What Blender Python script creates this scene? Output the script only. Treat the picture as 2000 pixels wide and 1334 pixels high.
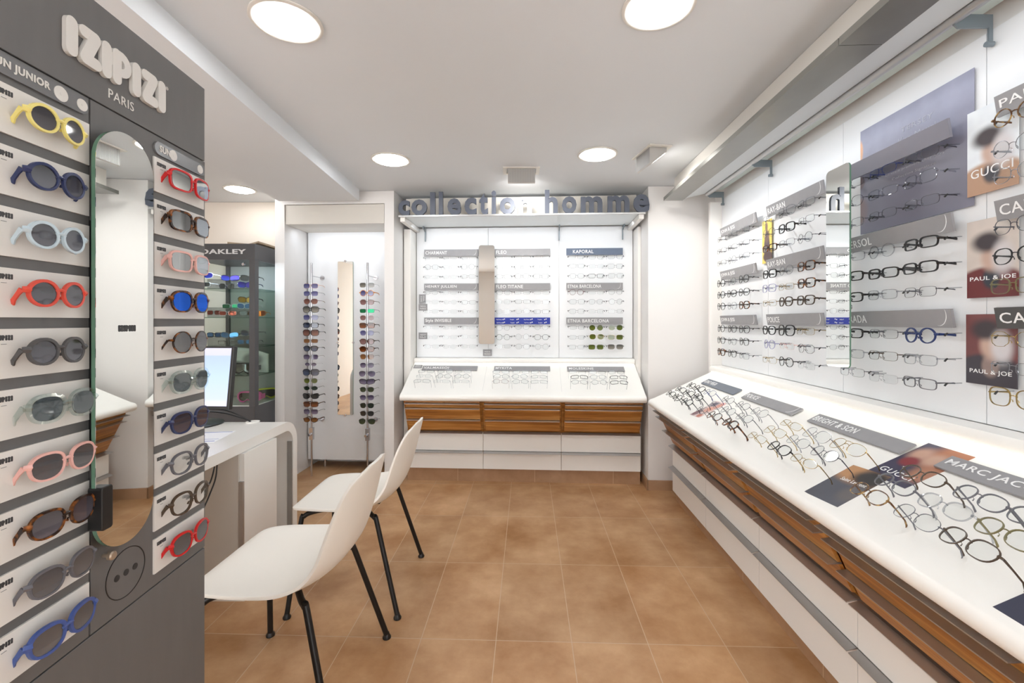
import bpy, math, random
from mathutils import Matrix, Vector
R_ = random.Random(7)
for o in list(bpy.data.objects): bpy.data.objects.remove(o)
SC = bpy.context.scene
COL = SC.collection
PI = math.pi
TH = math.atan(30/870); CH, SH = math.cos(TH), math.sin(TH)

# ------------------------------------------------------------------ camera
cd = bpy.data.cameras.new('camera'); cam = bpy.data.objects.new('camera', cd); COL.objects.link(cam)
cam.location = (0, 0, 1.27); cam.rotation_euler = (PI/2, 0, 0)
cd.sensor_width = 36; cd.lens = 870/2000*36; cd.shift_y = -39/2000; cd.clip_start = .02
SC.camera = cam
# ------------------------------------------------------------------ world, exposure
w = bpy.data.worlds.new('world'); SC.world = w; w.use_nodes = True
w.node_tree.nodes['Background'].inputs[0].default_value = (.97, .985, 1, 1)
w.node_tree.nodes['Background'].inputs[1].default_value = 3.2
SC.view_settings.view_transform = 'Standard'; SC.view_settings.look = 'None'
SC.view_settings.gamma = 1; SC.view_settings.use_curve_mapping = False
SC.view_settings.exposure = 1.05

# ------------------------------------------------------------------ frames (x = viewer's right facing the wall, y = into the wall)
def fr(x, y, a, z=0): return Matrix.Translation((x, y, z)) @ Matrix.Rotation(a, 4, 'Z')
FW = Matrix.Identity(4)
FB = fr(.08, 3.52, -.055)                    # back wall
FR = fr(0, 0, -(PI/2+TH))                    # right wall: x=-yr, y=xr
FT = fr(0, 0, -TH)                           # floor grid
PHI = math.atan(.0425)
FD = fr(-.6799, 0, PI/2+PHI)                 # left display panel: x = towards far, y = into panel
LIP, = (-.19,)

# area lights of the place (LED strips under canopies, in the niche, under the ledges, ceiling projectors)
def area(name, M, loc, size, energy, col, direction=(0, 0, -1), spread=None):
    l = bpy.data.lights.new(name, 'AREA'); l.shape = 'RECTANGLE'; l.size, l.size_y = size
    l.energy = energy; l.color = col
    if spread: l.spread = spread
    o = bpy.data.objects.new(name, l); COL.objects.link(o)
    q = Vector(direction).to_track_quat('-Z', 'Y').to_matrix().to_4x4()
    o.matrix_world = M @ Matrix.Translation(loc) @ q
    return o
COOL = (.86, .93, 1); WARM = (1, .93, .82); NEUT = (1, .97, .93)
area('canopy_strip_back', FB, (0, .06, 2.062), (1.75, .05), 1.0, COOL, (0, .35, -1))
area('canopy_strip_right', FR, (-1.55, 1.17, 2.115), (3.1, .05), 1.5, COOL, (0, .4, -1))
area('niche_strip', FB, (-1.47, 0.02, 2.03), (.7, .05), .5, (.82, .9, 1), (0, .3, -1))
area('ledge_strip_back', FB, (0, .212, .925), (1.78, .012), .35, WARM, (0, -.8, -.6))
area('ledge_strip_right', FR, (-1.55, 1.292, .925), (3.2, .012), .5, WARM, (0, -.8, -.6))
area('cabinet_strip', FW, (-2.15, 3.36, 1.722), (.38, .03), 2.0, (.78, .82, 1), (0, .25, -1))
def spot(name, loc, target, energy, col, size=.1):
    v = Vector(target)-Vector(loc); return area(name, FW, loc, (size, size), energy, col, v, 2.2)
spot('projector_back', (.06, 3.06, 2.20), (.1, 3.75, 1.9), 1.0, NEUT, .09)
spot('projector_right', (.88, 2.72, 2.20), (1.3, 2.9, 1.6), 1.5, NEUT, .09)

# ------------------------------------------------------------------ materials
def new_mat(name):
    m = bpy.data.materials.new(name); m.use_nodes = True
    return m, m.node_tree.nodes, m.node_tree.links, m.node_tree.nodes['Principled BSDF']
def srgb(*c): return tuple((v/255/12.92 if v/255 <= .04045 else ((v/255+.055)/1.055)**2.4) for v in c)+(1,)
MC = {}
def pm(name, col, rough=.5, metal=0, noise=0, nscale=8, spec=.5, coat=0, stretch=None, emit=None, bump=0):
    if name in MC: return MC[name]
    m, N, L, b = new_mat(name)
    b.inputs['Base Color'].default_value = srgb(*col)
    b.inputs['Roughness'].default_value = rough; b.inputs['Metallic'].default_value = metal
    b.inputs['Specular IOR Level'].default_value = spec; b.inputs['Coat Weight'].default_value = coat
    if emit: b.inputs['Emission Color'].default_value = srgb(*emit[0]); b.inputs['Emission Strength'].default_value = emit[1]
    if noise or bump:
        t = N.new('ShaderNodeTexCoord'); mp = N.new('ShaderNodeMapping'); n = N.new('ShaderNodeTexNoise')
        n.inputs['Scale'].default_value = nscale; n.inputs['Detail'].default_value = 4
        if stretch: mp.inputs['Scale'].default_value = stretch
        L.new(t.outputs['Object'], mp.inputs[0]); L.new(mp.outputs[0], n.inputs['Vector'])
        if noise:
            r = N.new('ShaderNodeMix'); r.data_type = 'RGBA'
            r.inputs[6].default_value = srgb(*[max(0, v*(1-noise)) for v in col]); r.inputs[7].default_value = srgb(*[min(255, v*(1+noise)) for v in col])
            L.new(n.outputs[0], r.inputs[0]); L.new(r.outputs[2], b.inputs['Base Color'])
        if bump:
            bp = N.new('ShaderNodeBump'); bp.inputs['Strength'].default_value = bump; bp.inputs['Distance'].default_value = .002
            L.new(n.outputs[0], bp.inputs['Height']); L.new(bp.outputs[0], b.inputs['Normal'])
    MC[name] = m; return m
def sheen(N, L, gloss):
    """reflectance of a thin clear sheet: base + grazing rise, front faces only"""
    lw = N.new('ShaderNodeLayerWeight'); lw.inputs[0].default_value = .5
    p = N.new('ShaderNodeMath'); p.operation = 'POWER'; p.inputs[1].default_value = 5; L.new(lw.outputs['Facing'], p.inputs[0])
    a = N.new('ShaderNodeMath'); a.operation = 'MULTIPLY_ADD'; a.inputs[1].default_value = .7; a.inputs[2].default_value = gloss; a.use_clamp = True
    L.new(p.outputs[0], a.inputs[0])
    g = N.new('ShaderNodeNewGeometry'); i = N.new('ShaderNodeMath'); i.operation = 'SUBTRACT'; i.inputs[0].default_value = 1; L.new(g.outputs['Backfacing'], i.inputs[1])
    m = N.new('ShaderNodeMath'); m.operation = 'MULTIPLY'; L.new(a.outputs[0], m.inputs[0]); L.new(i.outputs[0], m.inputs[1])
    return m
def clear_mat(name, col, gloss=.12, rough=.02):
    if name in MC: return MC[name]
    m, N, L, b = new_mat(name)
    N.remove(b); out = N['Material Output']
    t = N.new('ShaderNodeBsdfTransparent'); t.inputs[0].default_value = srgb(*col)
    g = N.new('ShaderNodeBsdfGlossy'); g.inputs['Roughness'].default_value = rough
    a = sheen(N, L, gloss)
    x = N.new('ShaderNodeMixShader'); L.new(a.outputs[0], x.inputs[0]); L.new(t.outputs[0], x.inputs[1]); L.new(g.outputs[0], x.inputs[2])
    L.new(x.outputs[0], out.inputs[0]); MC[name] = m; return m
def tint_mat(name, top, bot, gloss=.06, gcol=None):
    """sunglass lens: vertical tint gradient of the lens itself (object z), transparent + glossy"""
    if name in MC: return MC[name]
    m, N, L, b = new_mat(name); N.remove(b); out = N['Material Output']
    tc = N.new('ShaderNodeTexCoord'); s = N.new('ShaderNodeSeparateXYZ'); mr = N.new('ShaderNodeMapRange')
    mr.inputs[1].default_value = -.02; mr.inputs[2].default_value = .02
    mx = N.new('ShaderNodeMix'); mx.data_type = 'RGBA'; mx.inputs[6].default_value = srgb(*bot); mx.inputs[7].default_value = srgb(*top)
    L.new(tc.outputs['Object'], s.inputs[0]); L.new(s.outputs[2], mr.inputs[0]); L.new(mr.outputs[0], mx.inputs[0])
    t = N.new('ShaderNodeBsdfTransparent'); L.new(mx.outputs[2], t.inputs[0])
    g = N.new('ShaderNodeBsdfGlossy'); g.inputs['Roughness'].default_value = .03
    d = N.new('ShaderNodeBsdfDiffuse'); L.new(mx.outputs[2], d.inputs[0])
    if gcol: g.inputs[0].default_value = srgb(*gcol)
    x0 = N.new('ShaderNodeMixShader'); x0.inputs[0].default_value = .35; L.new(t.outputs[0], x0.inputs[1]); L.new(d.outputs[0], x0.inputs[2])
    a = sheen(N, L, gloss)
    x = N.new('ShaderNodeMixShader'); L.new(a.outputs[0], x.inputs[0]); L.new(x0.outputs[0], x.inputs[1]); L.new(g.outputs[0], x.inputs[2])
    L.new(x.outputs[0], out.inputs[0]); MC[name] = m; return m
def tort_mat(name, a, b_, scale=60):
    if name in MC: return MC[name]
    m, N, L, b = new_mat(name); t = N.new('ShaderNodeTexCoord'); n = N.new('ShaderNodeTexNoise'); n.inputs['Scale'].default_value = scale
    r = N.new('ShaderNodeValToRGB'); r.color_ramp.elements[0].position = .48; r.color_ramp.elements[1].position = .70
    r.color_ramp.elements[0].color = srgb(*a); r.color_ramp.elements[1].color = srgb(*b_)
    L.new(t.outputs['Object'], n.inputs['Vector']); L.new(n.outputs[0], r.inputs[0]); L.new(r.outputs[0], b.inputs['Base Color'])
    b.inputs['Roughness'].default_value = .2; MC[name] = m; return m

paint = pm('white_wall_paint', (232, 230, 228), .6, noise=.012, nscale=3)
ceilm = pm('ceiling_paint', (222, 225, 228), .75, noise=.01, nscale=2)
beige = pm('beige_wall_paint', (226, 216, 204), .7, noise=.02, nscale=2)
panelm = pm('white_display_panel', (236, 238, 240), .35, noise=.008, nscale=5)
corian = pm('white_solid_surface', (247, 245, 240), .32, noise=.006, nscale=6, spec=.5)
lam = pm('white_laminate', (238, 235, 230), .28, noise=.008, nscale=3)
alu = pm('brushed_aluminium', (236, 239, 244), .38, .0, noise=.06, nscale=30, stretch=(.3, 8, 8))
alud = pm('satin_aluminium', (190, 190, 190), .38, .85, noise=.03, nscale=20)
steel = pm('polished_steel', (200, 200, 205), .15, 1, noise=.02)
greysign = pm('grey_sign_board', (150, 149, 151), .5, noise=.03, nscale=30)
bluesign = pm('slate_sign_board', (96, 108, 128), .5, noise=.03, nscale=30)
darksign = pm('dark_sign_board', (84, 84, 84), .5, noise=.03, nscale=30)
navy = pm('navy_card', (52, 54, 74), .5, noise=.06)
white_ink = pm('white_ink', (245, 245, 245), .5, noise=.005)
dark_ink = pm('dark_ink', (62, 62, 64), .5, noise=.02)
lettermat = pm('grey_letter_paint', (86, 92, 106), .45, noise=.03, nscale=20)
dgrey = pm('anthracite_display_board', (100, 99, 98), .48, noise=.05, nscale=40, stretch=(1, 1, .2))
card = pm('off_white_card', (222, 219, 214), .5, noise=.01)
blackm = pm('black_metal', (26, 25, 25), .42, .3, noise=.1, nscale=20)
blackp = pm('black_plastic', (24, 24, 25), .35, noise=.1, nscale=20)
shell = pm('off_white_chair_shell', (236, 231, 222), .42, noise=.01, nscale=6)
chipb = pm('beige_panel', (203, 198, 190), .4, noise=.02, nscale=4)
oak_fr = pm('cabinet_charcoal', (70, 70, 73), .4, noise=.06)
mirror = pm('mirror_silver', (238, 240, 238), .01, 1, noise=.002)
glassedge = pm('mirror_edge_green', (92, 128, 108), .15, noise=.05)
acryl = clear_mat('clear_acrylic', (222, 224, 226), .10)
glass = clear_mat('cabinet_glass', (232, 240, 237), .04)
whiteletter = pm('white_logo_letter', (216, 213, 208), .4, noise=.01)
def emis(name, col, s):
    m, N, L, b = new_mat(name); b.inputs['Base Color'].default_value = (.9, .9, .9, 1)
    b.inputs['Emission Color'].default_value = col+(1,); b.inputs['Emission Strength'].default_value = s; return m
lamp_em = emis('downlight_diffuser', (.92, .965, 1), 19)
strip_em = emis('led_strip', (1, .97, .88), 3)
strip_cool = emis('led_strip_cool', (.9, .95, 1), 2.2)

def wood_mat():
    m, N, L, b = new_mat('walnut_veneer'); t = N.new('ShaderNodeTexCoord'); mp = N.new('ShaderNodeMapping')
    mp.inputs['Scale'].default_value = (1.2, 14, 22)
    n = N.new('ShaderNodeTexNoise'); n.inputs['Scale'].default_value = 2.2; n.inputs['Detail'].default_value = 6; n.inputs['Distortion'].default_value = .6
    r = N.new('ShaderNodeValToRGB'); e = r.color_ramp.elements
    e[0].position = .3; e[0].color = srgb(140, 86, 36); e[1].position = .72; e[1].color = srgb(206, 150, 82)
    k = e.new(.5); k.color = srgb(174, 114, 50)
    L.new(t.outputs['Object'], mp.inputs[0]); L.new(mp.outputs[0], n.inputs['Vector']); L.new(n.outputs[0], r.inputs[0]); L.new(r.outputs[0], b.inputs['Base Color'])
    b.inputs['Roughness'].default_value = .38; return m
wood = wood_mat()
def tile_mat(name, grid, c1, c2):
    m, N, L, b = new_mat(name); t = N.new('ShaderNodeTexCoord'); src = t.outputs['Object']
    n1 = N.new('ShaderNodeTexNoise'); n1.inputs['Scale'].default_value = 3.2; n1.inputs['Detail'].default_value = 7; n1.inputs['Roughness'].default_value = .62
    L.new(src, n1.inputs['Vector'])
    r = N.new('ShaderNodeValToRGB'); e = r.color_ramp.elements; e[0].position = .32; e[0].color = srgb(*c1); e[1].position = .72; e[1].color = srgb(*c2)
    L.new(n1.outputs[0], r.inputs[0])
    br = N.new('ShaderNodeTexBrick'); br.offset = 0; br.squash = 1
    br.inputs['Scale'].default_value = 1; br.inputs['Mortar Size'].default_value = .0016; br.inputs['Mortar Smooth'].default_value = .2
    br.inputs['Brick Width'].default_value = grid[0]; br.inputs['Row Height'].default_value = grid[1]
    br.inputs['Color1'].default_value = (.92, .92, .92, 1); br.inputs['Color2'].default_value = (1.06, 1.04, 1.02, 1); br.inputs['Mortar'].default_value = (1, 1, 1, 1)
    mp = N.new('ShaderNodeMapping'); mp.inputs['Location'].default_value = (-grid[2], -grid[3], 0)
    L.new(src, mp.inputs[0]); L.new(mp.outputs[0], br.inputs['Vector'])
    mul = N.new('ShaderNodeMix'); mul.data_type = 'RGBA'; mul.blend_type = 'MULTIPLY'; mul.inputs[0].default_value = 1
    L.new(r.outputs[0], mul.inputs[6]); L.new(br.outputs['Color'], mul.inputs[7])
    mx = N.new('ShaderNodeMix'); mx.data_type = 'RGBA'; mx.inputs[7].default_value = srgb(205, 178, 148)
    L.new(br.outputs['Fac'], mx.inputs[0]); L.new(mul.outputs[2], mx.inputs[6]); L.new(mx.outputs[2], b.inputs['Base Color'])
    rr = N.new('ShaderNodeMapRange'); rr.inputs[3].default_value = .3; rr.inputs[4].default_value = .5
    L.new(n1.outputs[0], rr.inputs[0]); L.new(rr.outputs[0], b.inputs['Roughness']); return m
floorm = tile_mat('brown_floor_tile', (.30, .565, -.1247, 2.336), (166, 118, 72), (214, 174, 132))
plinthm = tile_mat('brown_plinth_tile', (.55, 3, .1, -1), (156, 118, 86), (190, 154, 122))

# ------------------------------------------------------------------ mesh helpers
class MB:
    def __init__(s): s.v = []; s.f = []
    def box(s, x0, x1, y0, y1, z0, z1):
        n = len(s.v); s.v += [(x, y, z) for z in (z0, z1) for y in (y0, y1) for x in (x0, x1)]
        s.f += [tuple(n+i for i in q) for q in ((0, 2, 3, 1), (4, 5, 7, 6), (0, 1, 5, 4), (2, 6, 7, 3), (0, 4, 6, 2), (1, 3, 7, 5))]; return s
    def prism(s, pts, a0, a1, axis='x'):
        """polygon pts in the plane normal to axis, extruded a0..a1"""
        n = len(s.v); k = len(pts)
        for a in (a0, a1):
            for p, q in pts: s.v.append({'x': (a, p, q), 'y': (p, a, q), 'z': (p, q, a)}[axis])
        s.f.append(tuple(n+i for i in range(k))[::-1]); s.f.append(tuple(n+k+i for i in range(k)))
        for i in range(k): j = (i+1) % k; s.f.append((n+i, n+j, n+k+j, n+k+i))
        return s
    def tube(s, path, r, seg=10, caps=True):
        P = [Vector(p) for p in path]; n0 = len(s.v); rs = r if isinstance(r, (list, tuple)) else [r]*len(P)
        up = None
        for i, p in enumerate(P):
            d = (P[min(i+1, len(P)-1)]-P[max(i-1, 0)]).normalized()
            if up is None: up = Vector((0, 0, 1)) if abs(d.z) < .9 else Vector((1, 0, 0))
            a = d.cross(up).normalized(); b = a.cross(d).normalized(); up = b
            for k in range(seg):
                t = 2*PI*k/seg; s.v.append(tuple(p+(a*math.cos(t)+b*math.sin(t))*rs[i]))
        for i in range(len(P)-1):
            for k in range(seg):
                k2 = (k+1) % seg; s.f.append((n0+i*seg+k, n0+i*seg+k2, n0+(i+1)*seg+k2, n0+(i+1)*seg+k))
        if caps:
            s.f.append(tuple(n0+k for k in range(seg))[::-1]); s.f.append(tuple(n0+(len(P)-1)*seg+k for k in range(seg)))
        return s
    def lathe(s, prof, c=(0, 0, 0), seg=24, axis='z'):
        n0 = len(s.v)
        for r, h in prof:
            for k in range(seg):
                t = 2*PI*k/seg; a, b = r*math.cos(t), r*math.sin(t)
                q = {'z': (a, b, h), 'y': (a, h, b), 'x': (h, a, b)}[axis]
                s.v.append((c[0]+q[0], c[1]+q[1], c[2]+q[2]))
        for i in range(len(prof)-1):
            for k in range(seg):
                k2 = (k+1) % seg; s.f.append((n0+i*seg+k, n0+i*seg+k2, n0+(i+1)*seg+k2, n0+(i+1)*seg+k))
        s.f.append(tuple(n0+k for k in range(seg))[::-1]); s.f.append(tuple(n0+(len(prof)-1)*seg+k for k in range(seg)))
        return s
    def mesh(s, name, smooth=False):
        m = bpy.data.meshes.new(name); m.from_pydata(s.v, [], s.f); m.update()
        import bmesh
        b = bmesh.new(); b.from_mesh(m); bmesh.ops.recalc_face_normals(b, faces=b.faces); b.to_mesh(m); b.free()
        if smooth:
            for p in m.polygons: p.use_smooth = True
            try: m.set_sharp_from_angle(angle=.7)
            except Exception: pass
        return m
def tag(o, label=None, cat=None, group=None, kind=None):
    if label: o['label'] = label
    if cat: o['category'] = cat
    if group: o['group'] = group
    if kind: o['kind'] = kind
    return o
def ob(name, mesh, mat, M=FW, parent=None, bevel=0, smooth=False):
    if isinstance(mesh, MB): mesh = mesh.mesh(name, smooth)
    o = bpy.data.objects.new(name, mesh); COL.objects.link(o)
    if mat is not None and not mesh.materials: mesh.materials.append(mat)
    if parent is not None: o.parent = parent; o.matrix_local = M
    else: o.matrix_world = M
    if bevel:
        b = o.modifiers.new('b', 'BEVEL'); b.width = bevel; b.segments = 3; b.limit_method = 'ANGLE'
    return o
def emp(name, M, label=None, cat=None, group=None, kind=None):
    o = bpy.data.objects.new(name, None); o.empty_display_size = .05; COL.objects.link(o); o.matrix_world = M
    return tag(o, label, cat, group, kind)
def T(x, y, z): return Matrix.Translation((x, y, z))
def pts_round(x0, x1, z0, z1, r, n=6):
    P = []
    for cx, cz, a in ((x1-r, z1-r, 0), (x0+r, z1-r, PI/2), (x0+r, z0+r, PI), (x1-r, z0+r, 1.5*PI)):
        for k in range(n+1): t = a+PI/2*k/n; P.append((cx+r*math.cos(t), cz+r*math.sin(t)))
    return P
TXT = {}
def text_mesh(s, w, h, depth=.0008, bold=0, shear=0):
    """text as mesh in the XZ plane (front faces -y), origin lower left, fitted to w x h"""
    c = bpy.data.curves.new('t', 'FONT'); c.body = s; c.extrude = .01; c.offset = bold; c.shear = shear; c.resolution_u = 3
    c.space_character = 1.08
    o = bpy.data.objects.new('t', c); COL.objects.link(o)
    dg = bpy.context.evaluated_depsgraph_get(); dg.update()
    m = bpy.data.meshes.new_from_object(o.evaluated_get(dg)); bpy.data.objects.remove(o); bpy.data.curves.remove(c)
    xs = [v.co.x for v in m.vertices]; ys = [v.co.y for v in m.vertices]; zs = [v.co.z for v in m.vertices]
    ax, ay, az = min(xs), min(ys), min(zs); sx = w/(max(xs)-ax); sy = h/(max(ys)-ay); sz = depth/(max(zs)-az)
    for v in m.vertices: v.co = ((v.co.x-ax)*sx, -(v.co.z-az)*sz, (v.co.y-ay)*sy)
    m.update(); m.name = 'text'; m.materials.clear(); return m
# ------------------------------------------------------------------ lens / frame shapes
def outline(sh, n=26):
    P = []
    for k in range(n):
        t = 2*PI*k/n; c, s = math.cos(t), math.sin(t)
        def se(a, b, e): return (a*math.copysign(abs(c)**(2/e), c), b*math.copysign(abs(s)**(2/e), s))
        if sh == 'R': x, z = .0230*c, .0222*s
        elif sh == 'O': x, z = .0245*c, .0165*s
        elif sh == 'P': x, z = se(.0242, .0205, 2.5); x *= 1+.06*(z/.0205); z += .001
        elif sh == 'Q': x, z = se(.0262, .0192, 3.6); x *= 1+.04*(z/.019)
        elif sh == 'C': x, z = se(.0265, .0155, 4); x *= 1+.03*(z/.015)
        elif sh == 'B': x, z = se(.0285, .0240, 3); x *= 1+.04*(z/.024)
        elif sh == 'A': x, z = se(.0278, .0228, 2.4); x *= 1+.16*(z/.0228); x += .002*(1-z/.0228)
        elif sh == 'H': x, z = se(.0262, .0200, 3); x = max(-.0255, min(.0255, x)); z = z if abs(x) < .017 else z*.86
        elif sh == 'E': x, z = se(.0272, .0190, 2.8); z += .006*(x/.027) if z > 0 else 0; x *= 1+.08*(z/.019)
        elif sh == 'W': x, z = se(.0300, .0190, 2.8); z += .003*(x/.03)
        P.append((x, z))
    return P
GM = {}
def gmesh(kind, sh, th, L=.085):
    key = (kind, sh, th, L)
    if key in GM: return GM[key]
    t, d = {'m': (.0009, .0015), 'n': (.0019, .003), 't': (.0034, .0046), 'c': (.0046, .0060), 'r': (.0005, .0007)}[th]
    P = outline(sh); a = max(abs(p[0]) for p in P); cx = a+.0085 if sh != 'W' else a+.002
    mb = MB()
    if kind == 'frame_front':
        for sd in (1, -1):
            n0 = len(mb.v); k = len(P)
            for i in range(k):
                x0, z0 = P[i-1]; x1, z1 = P[(i+1) % k]; nx, nz = (z1-z0), -(x1-x0); l = math.hypot(nx, nz) or 1; nx /= l; nz /= l
                x, z = P[i]; wrap = .12*(x+cx)**2/.066*1.2
                tt = t*(1.25 if z > 0 else 1)
                for (o, y) in ((0, -d/2), (tt, -d/2), (tt, d/2), (0, d/2)):
                    mb.v.append((sd*(cx+x+nx*o), y+wrap, z+nz*o))
            for i in range(k):
                j = (i+1) % k
                for q in range(4):
                    r = (q+1) % 4; mb.f.append((n0+4*i+q, n0+4*i+r, n0+4*j+r, n0+4*j+q))
            ox = cx+a+t*.6; hz = .007 if sh not in 'R' else .005; y = .12*ox**2/.066*1.2
            ex = max(ox+.0025, .0645); eh = max(t*1.5, .0016)
            mb.tube([(sd*(ox-.002), y-.001, hz), (sd*(ox+.5*(ex-ox)), y, hz+.001), (sd*ex, y+.003, hz+.001)], [eh, eh, eh*.9], 6)
            pr = .0011 if th in 'mnr' else .0019      # nose pads
            mb.tube([(sd*(cx-a+.0005), .001, -.003), (sd*(cx-a-.0015), .006, -.005), (sd*(cx-a-.001), .0075, -.010)], [pr*.5, pr*.8, pr*1.2], 5)
        bz = .005 if sh != 'W' else .010; br = max(t*.75, .0010); e = cx-a+.001
        mb.tube([(-e, .0008, bz), (-e*.5, -.0005, bz+.0025), (0, -.001, bz+.0032), (e*.5, -.0005, bz+.0025), (e, .0008, bz)], br, 6)
        if sh == 'A': mb.tube([(-e-.006, .001, .0185), (0, -.001, .0195), (e+.006, .001, .0185)], br, 6)
    elif kind == 'lens':       # centred on the lens, placed by the caller
        Q = [(x*.995, z*.995) for x, z in P]; mb.prism(Q, -.0006, .0006, 'y')
    elif kind == 'temple':
        tw = {'m': .0012, 'n': .0016, 't': .0028, 'c': .0034, 'r': .0009}[th]
        Z = 0
        path = [(0, 0, 0), (0, L*.35, .0), (.0, L*.72, -.001), (-.001, L*.9, -.006 if L > .06 else -.001), (-.002, L, -.014 if L > .06 else -.002)]
        n0 = len(mb.v)
        for i, (x, y, z) in enumerate(path):
            hh = tw*(1.5, 1.1, 1.1, 1.6, 1.3)[i]; ww = tw*.45
            for q in ((-ww, -hh), (ww, -hh), (ww, hh), (-ww, hh)): mb.v.append((x+q[0], y, z+q[1]))
        for i in range(4):
            for q in range(4): r = (q+1) % 4; mb.f.append((n0+4*i+q, n0+4*i+r, n0+4*i+4+r, n0+4*i+4+q))
        mb.f.append((n0, n0+1, n0+2, n0+3)); mb.f.append((n0+16, n0+19, n0+18, n0+17))
    m = mb.mesh(kind, kind == 'frame_front'); m.materials.append(None)
    ox = cx+a+t*.6
    GM[key] = (m, cx, max(ox+.0025, .0645), .12*max(ox, .06)**2/.066*1.2+.003, .008 if sh != 'R' else .006, .12*cx**2/.066*1.2)
    return GM[key]
def put(name, mesh, mat, parent, M):
    o = bpy.data.objects.new(name, mesh); COL.objects.link(o); o.parent = parent; o.matrix_local = M
    if len(mesh.materials): o.material_slots[0].link = 'OBJECT'; o.material_slots[0].material = mat
    return o
FC = {  # frame colour: (word, material, default thickness)
 'blk': ('black', pm('frame_black', (30, 29, 31), .22, noise=.1, nscale=60), 't'),
 'gun': ('thin dark metal', pm('frame_gunmetal', (84, 84, 92), .3, .6, noise=.1, nscale=60), 'm'),
 'gnb': ('thin blue metal', pm('frame_blue_metal', (44, 58, 120), .3, .4, noise=.1, nscale=60), 'm'),
 'sil': ('thin silver', pm('frame_silver', (150, 150, 156), .25, .9, noise=.05, nscale=60), 'm'),
 'gld': ('thin gold', pm('frame_gold', (176, 150, 96), .25, .9, noise=.05, nscale=60), 'm'),
 'clr': ('crystal clear', clear_mat('frame_crystal', (226, 227, 230), .12), 'n'),
 'crt': ('thick crystal clear', clear_mat('frame_crystal_thick', (240, 247, 246), .15), 'c'),
 'tor': ('brown tortoiseshell', tort_mat('frame_tortoise', (40, 24, 17), (160, 94, 38)), 't'),
 'amb': ('light amber tortoiseshell', tort_mat('frame_amber', (92, 60, 34), (196, 160, 100)), 'n'),
 'blu': ('dark blue', pm('frame_blue', (40, 56, 104), .25, noise=.1, nscale=60), 't'),
 'nav': ('navy blue', pm('frame_navy', (42, 52, 92), .3, noise=.1, nscale=60), 't'),
 'mbl': ('mid blue', pm('frame_mid_blue', (66, 88, 150), .3, noise=.08, nscale=60), 'c'),
 'gry': ('smoky grey', pm('frame_grey', (98, 98, 104), .3, noise=.1, nscale=60), 't'),
 'brn': ('dark brown', pm('frame_brown', (72, 58, 46), .25, noise=.2, nscale=60), 't'),
 'oli': ('olive', pm('frame_olive', (112, 104, 68), .28, noise=.15, nscale=60), 'n'),
 'red': ('bright red', pm('frame_red', (200, 30, 34), .28, noise=.08, nscale=60), 't'),
 'cor': ('coral red', pm('frame_coral', (214, 78, 62), .4, noise=.05, nscale=60), 'c'),
 'yel': ('pale yellow', pm('frame_yellow', (232, 218, 130), .4, noise=.05, nscale=60), 'c'),
 'pbl': ('pale blue', pm('frame_pale_blue', (190, 208, 218), .4, noise=.04, nscale=60), 'c'),
 'pnk': ('pale pink', pm('frame_pink', (226, 176, 168), .35, noise=.05, nscale=60), 't'),
 'dgr': ('dark grey', pm('frame_dark_grey', (78, 77, 78), .4, noise=.06, nscale=60), 'c'),
 'wht': ('white', pm('frame_white', (220, 220, 224), .3, noise=.04, nscale=60), 'n'),
 'lil': ('pale lilac', pm('frame_lilac', (150, 150, 190), .3, noise=.06, nscale=60), 'n'),
 'mar': ('dark red', pm('frame_maroon', (92, 34, 38), .3, noise=.1, nscale=60), 'n'),
 'orf': ('orange', pm('frame_orange', (204, 128, 44), .3, noise=.1, nscale=60), 't'),
 'rim': ('rimless', pm('frame_rimless_wire', (170, 170, 176), .3, .8, noise=.05, nscale=60), 'r'),
}
LC = {'-': ('', clear_mat('lens_clear', (251, 252, 252), .03))}
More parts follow.
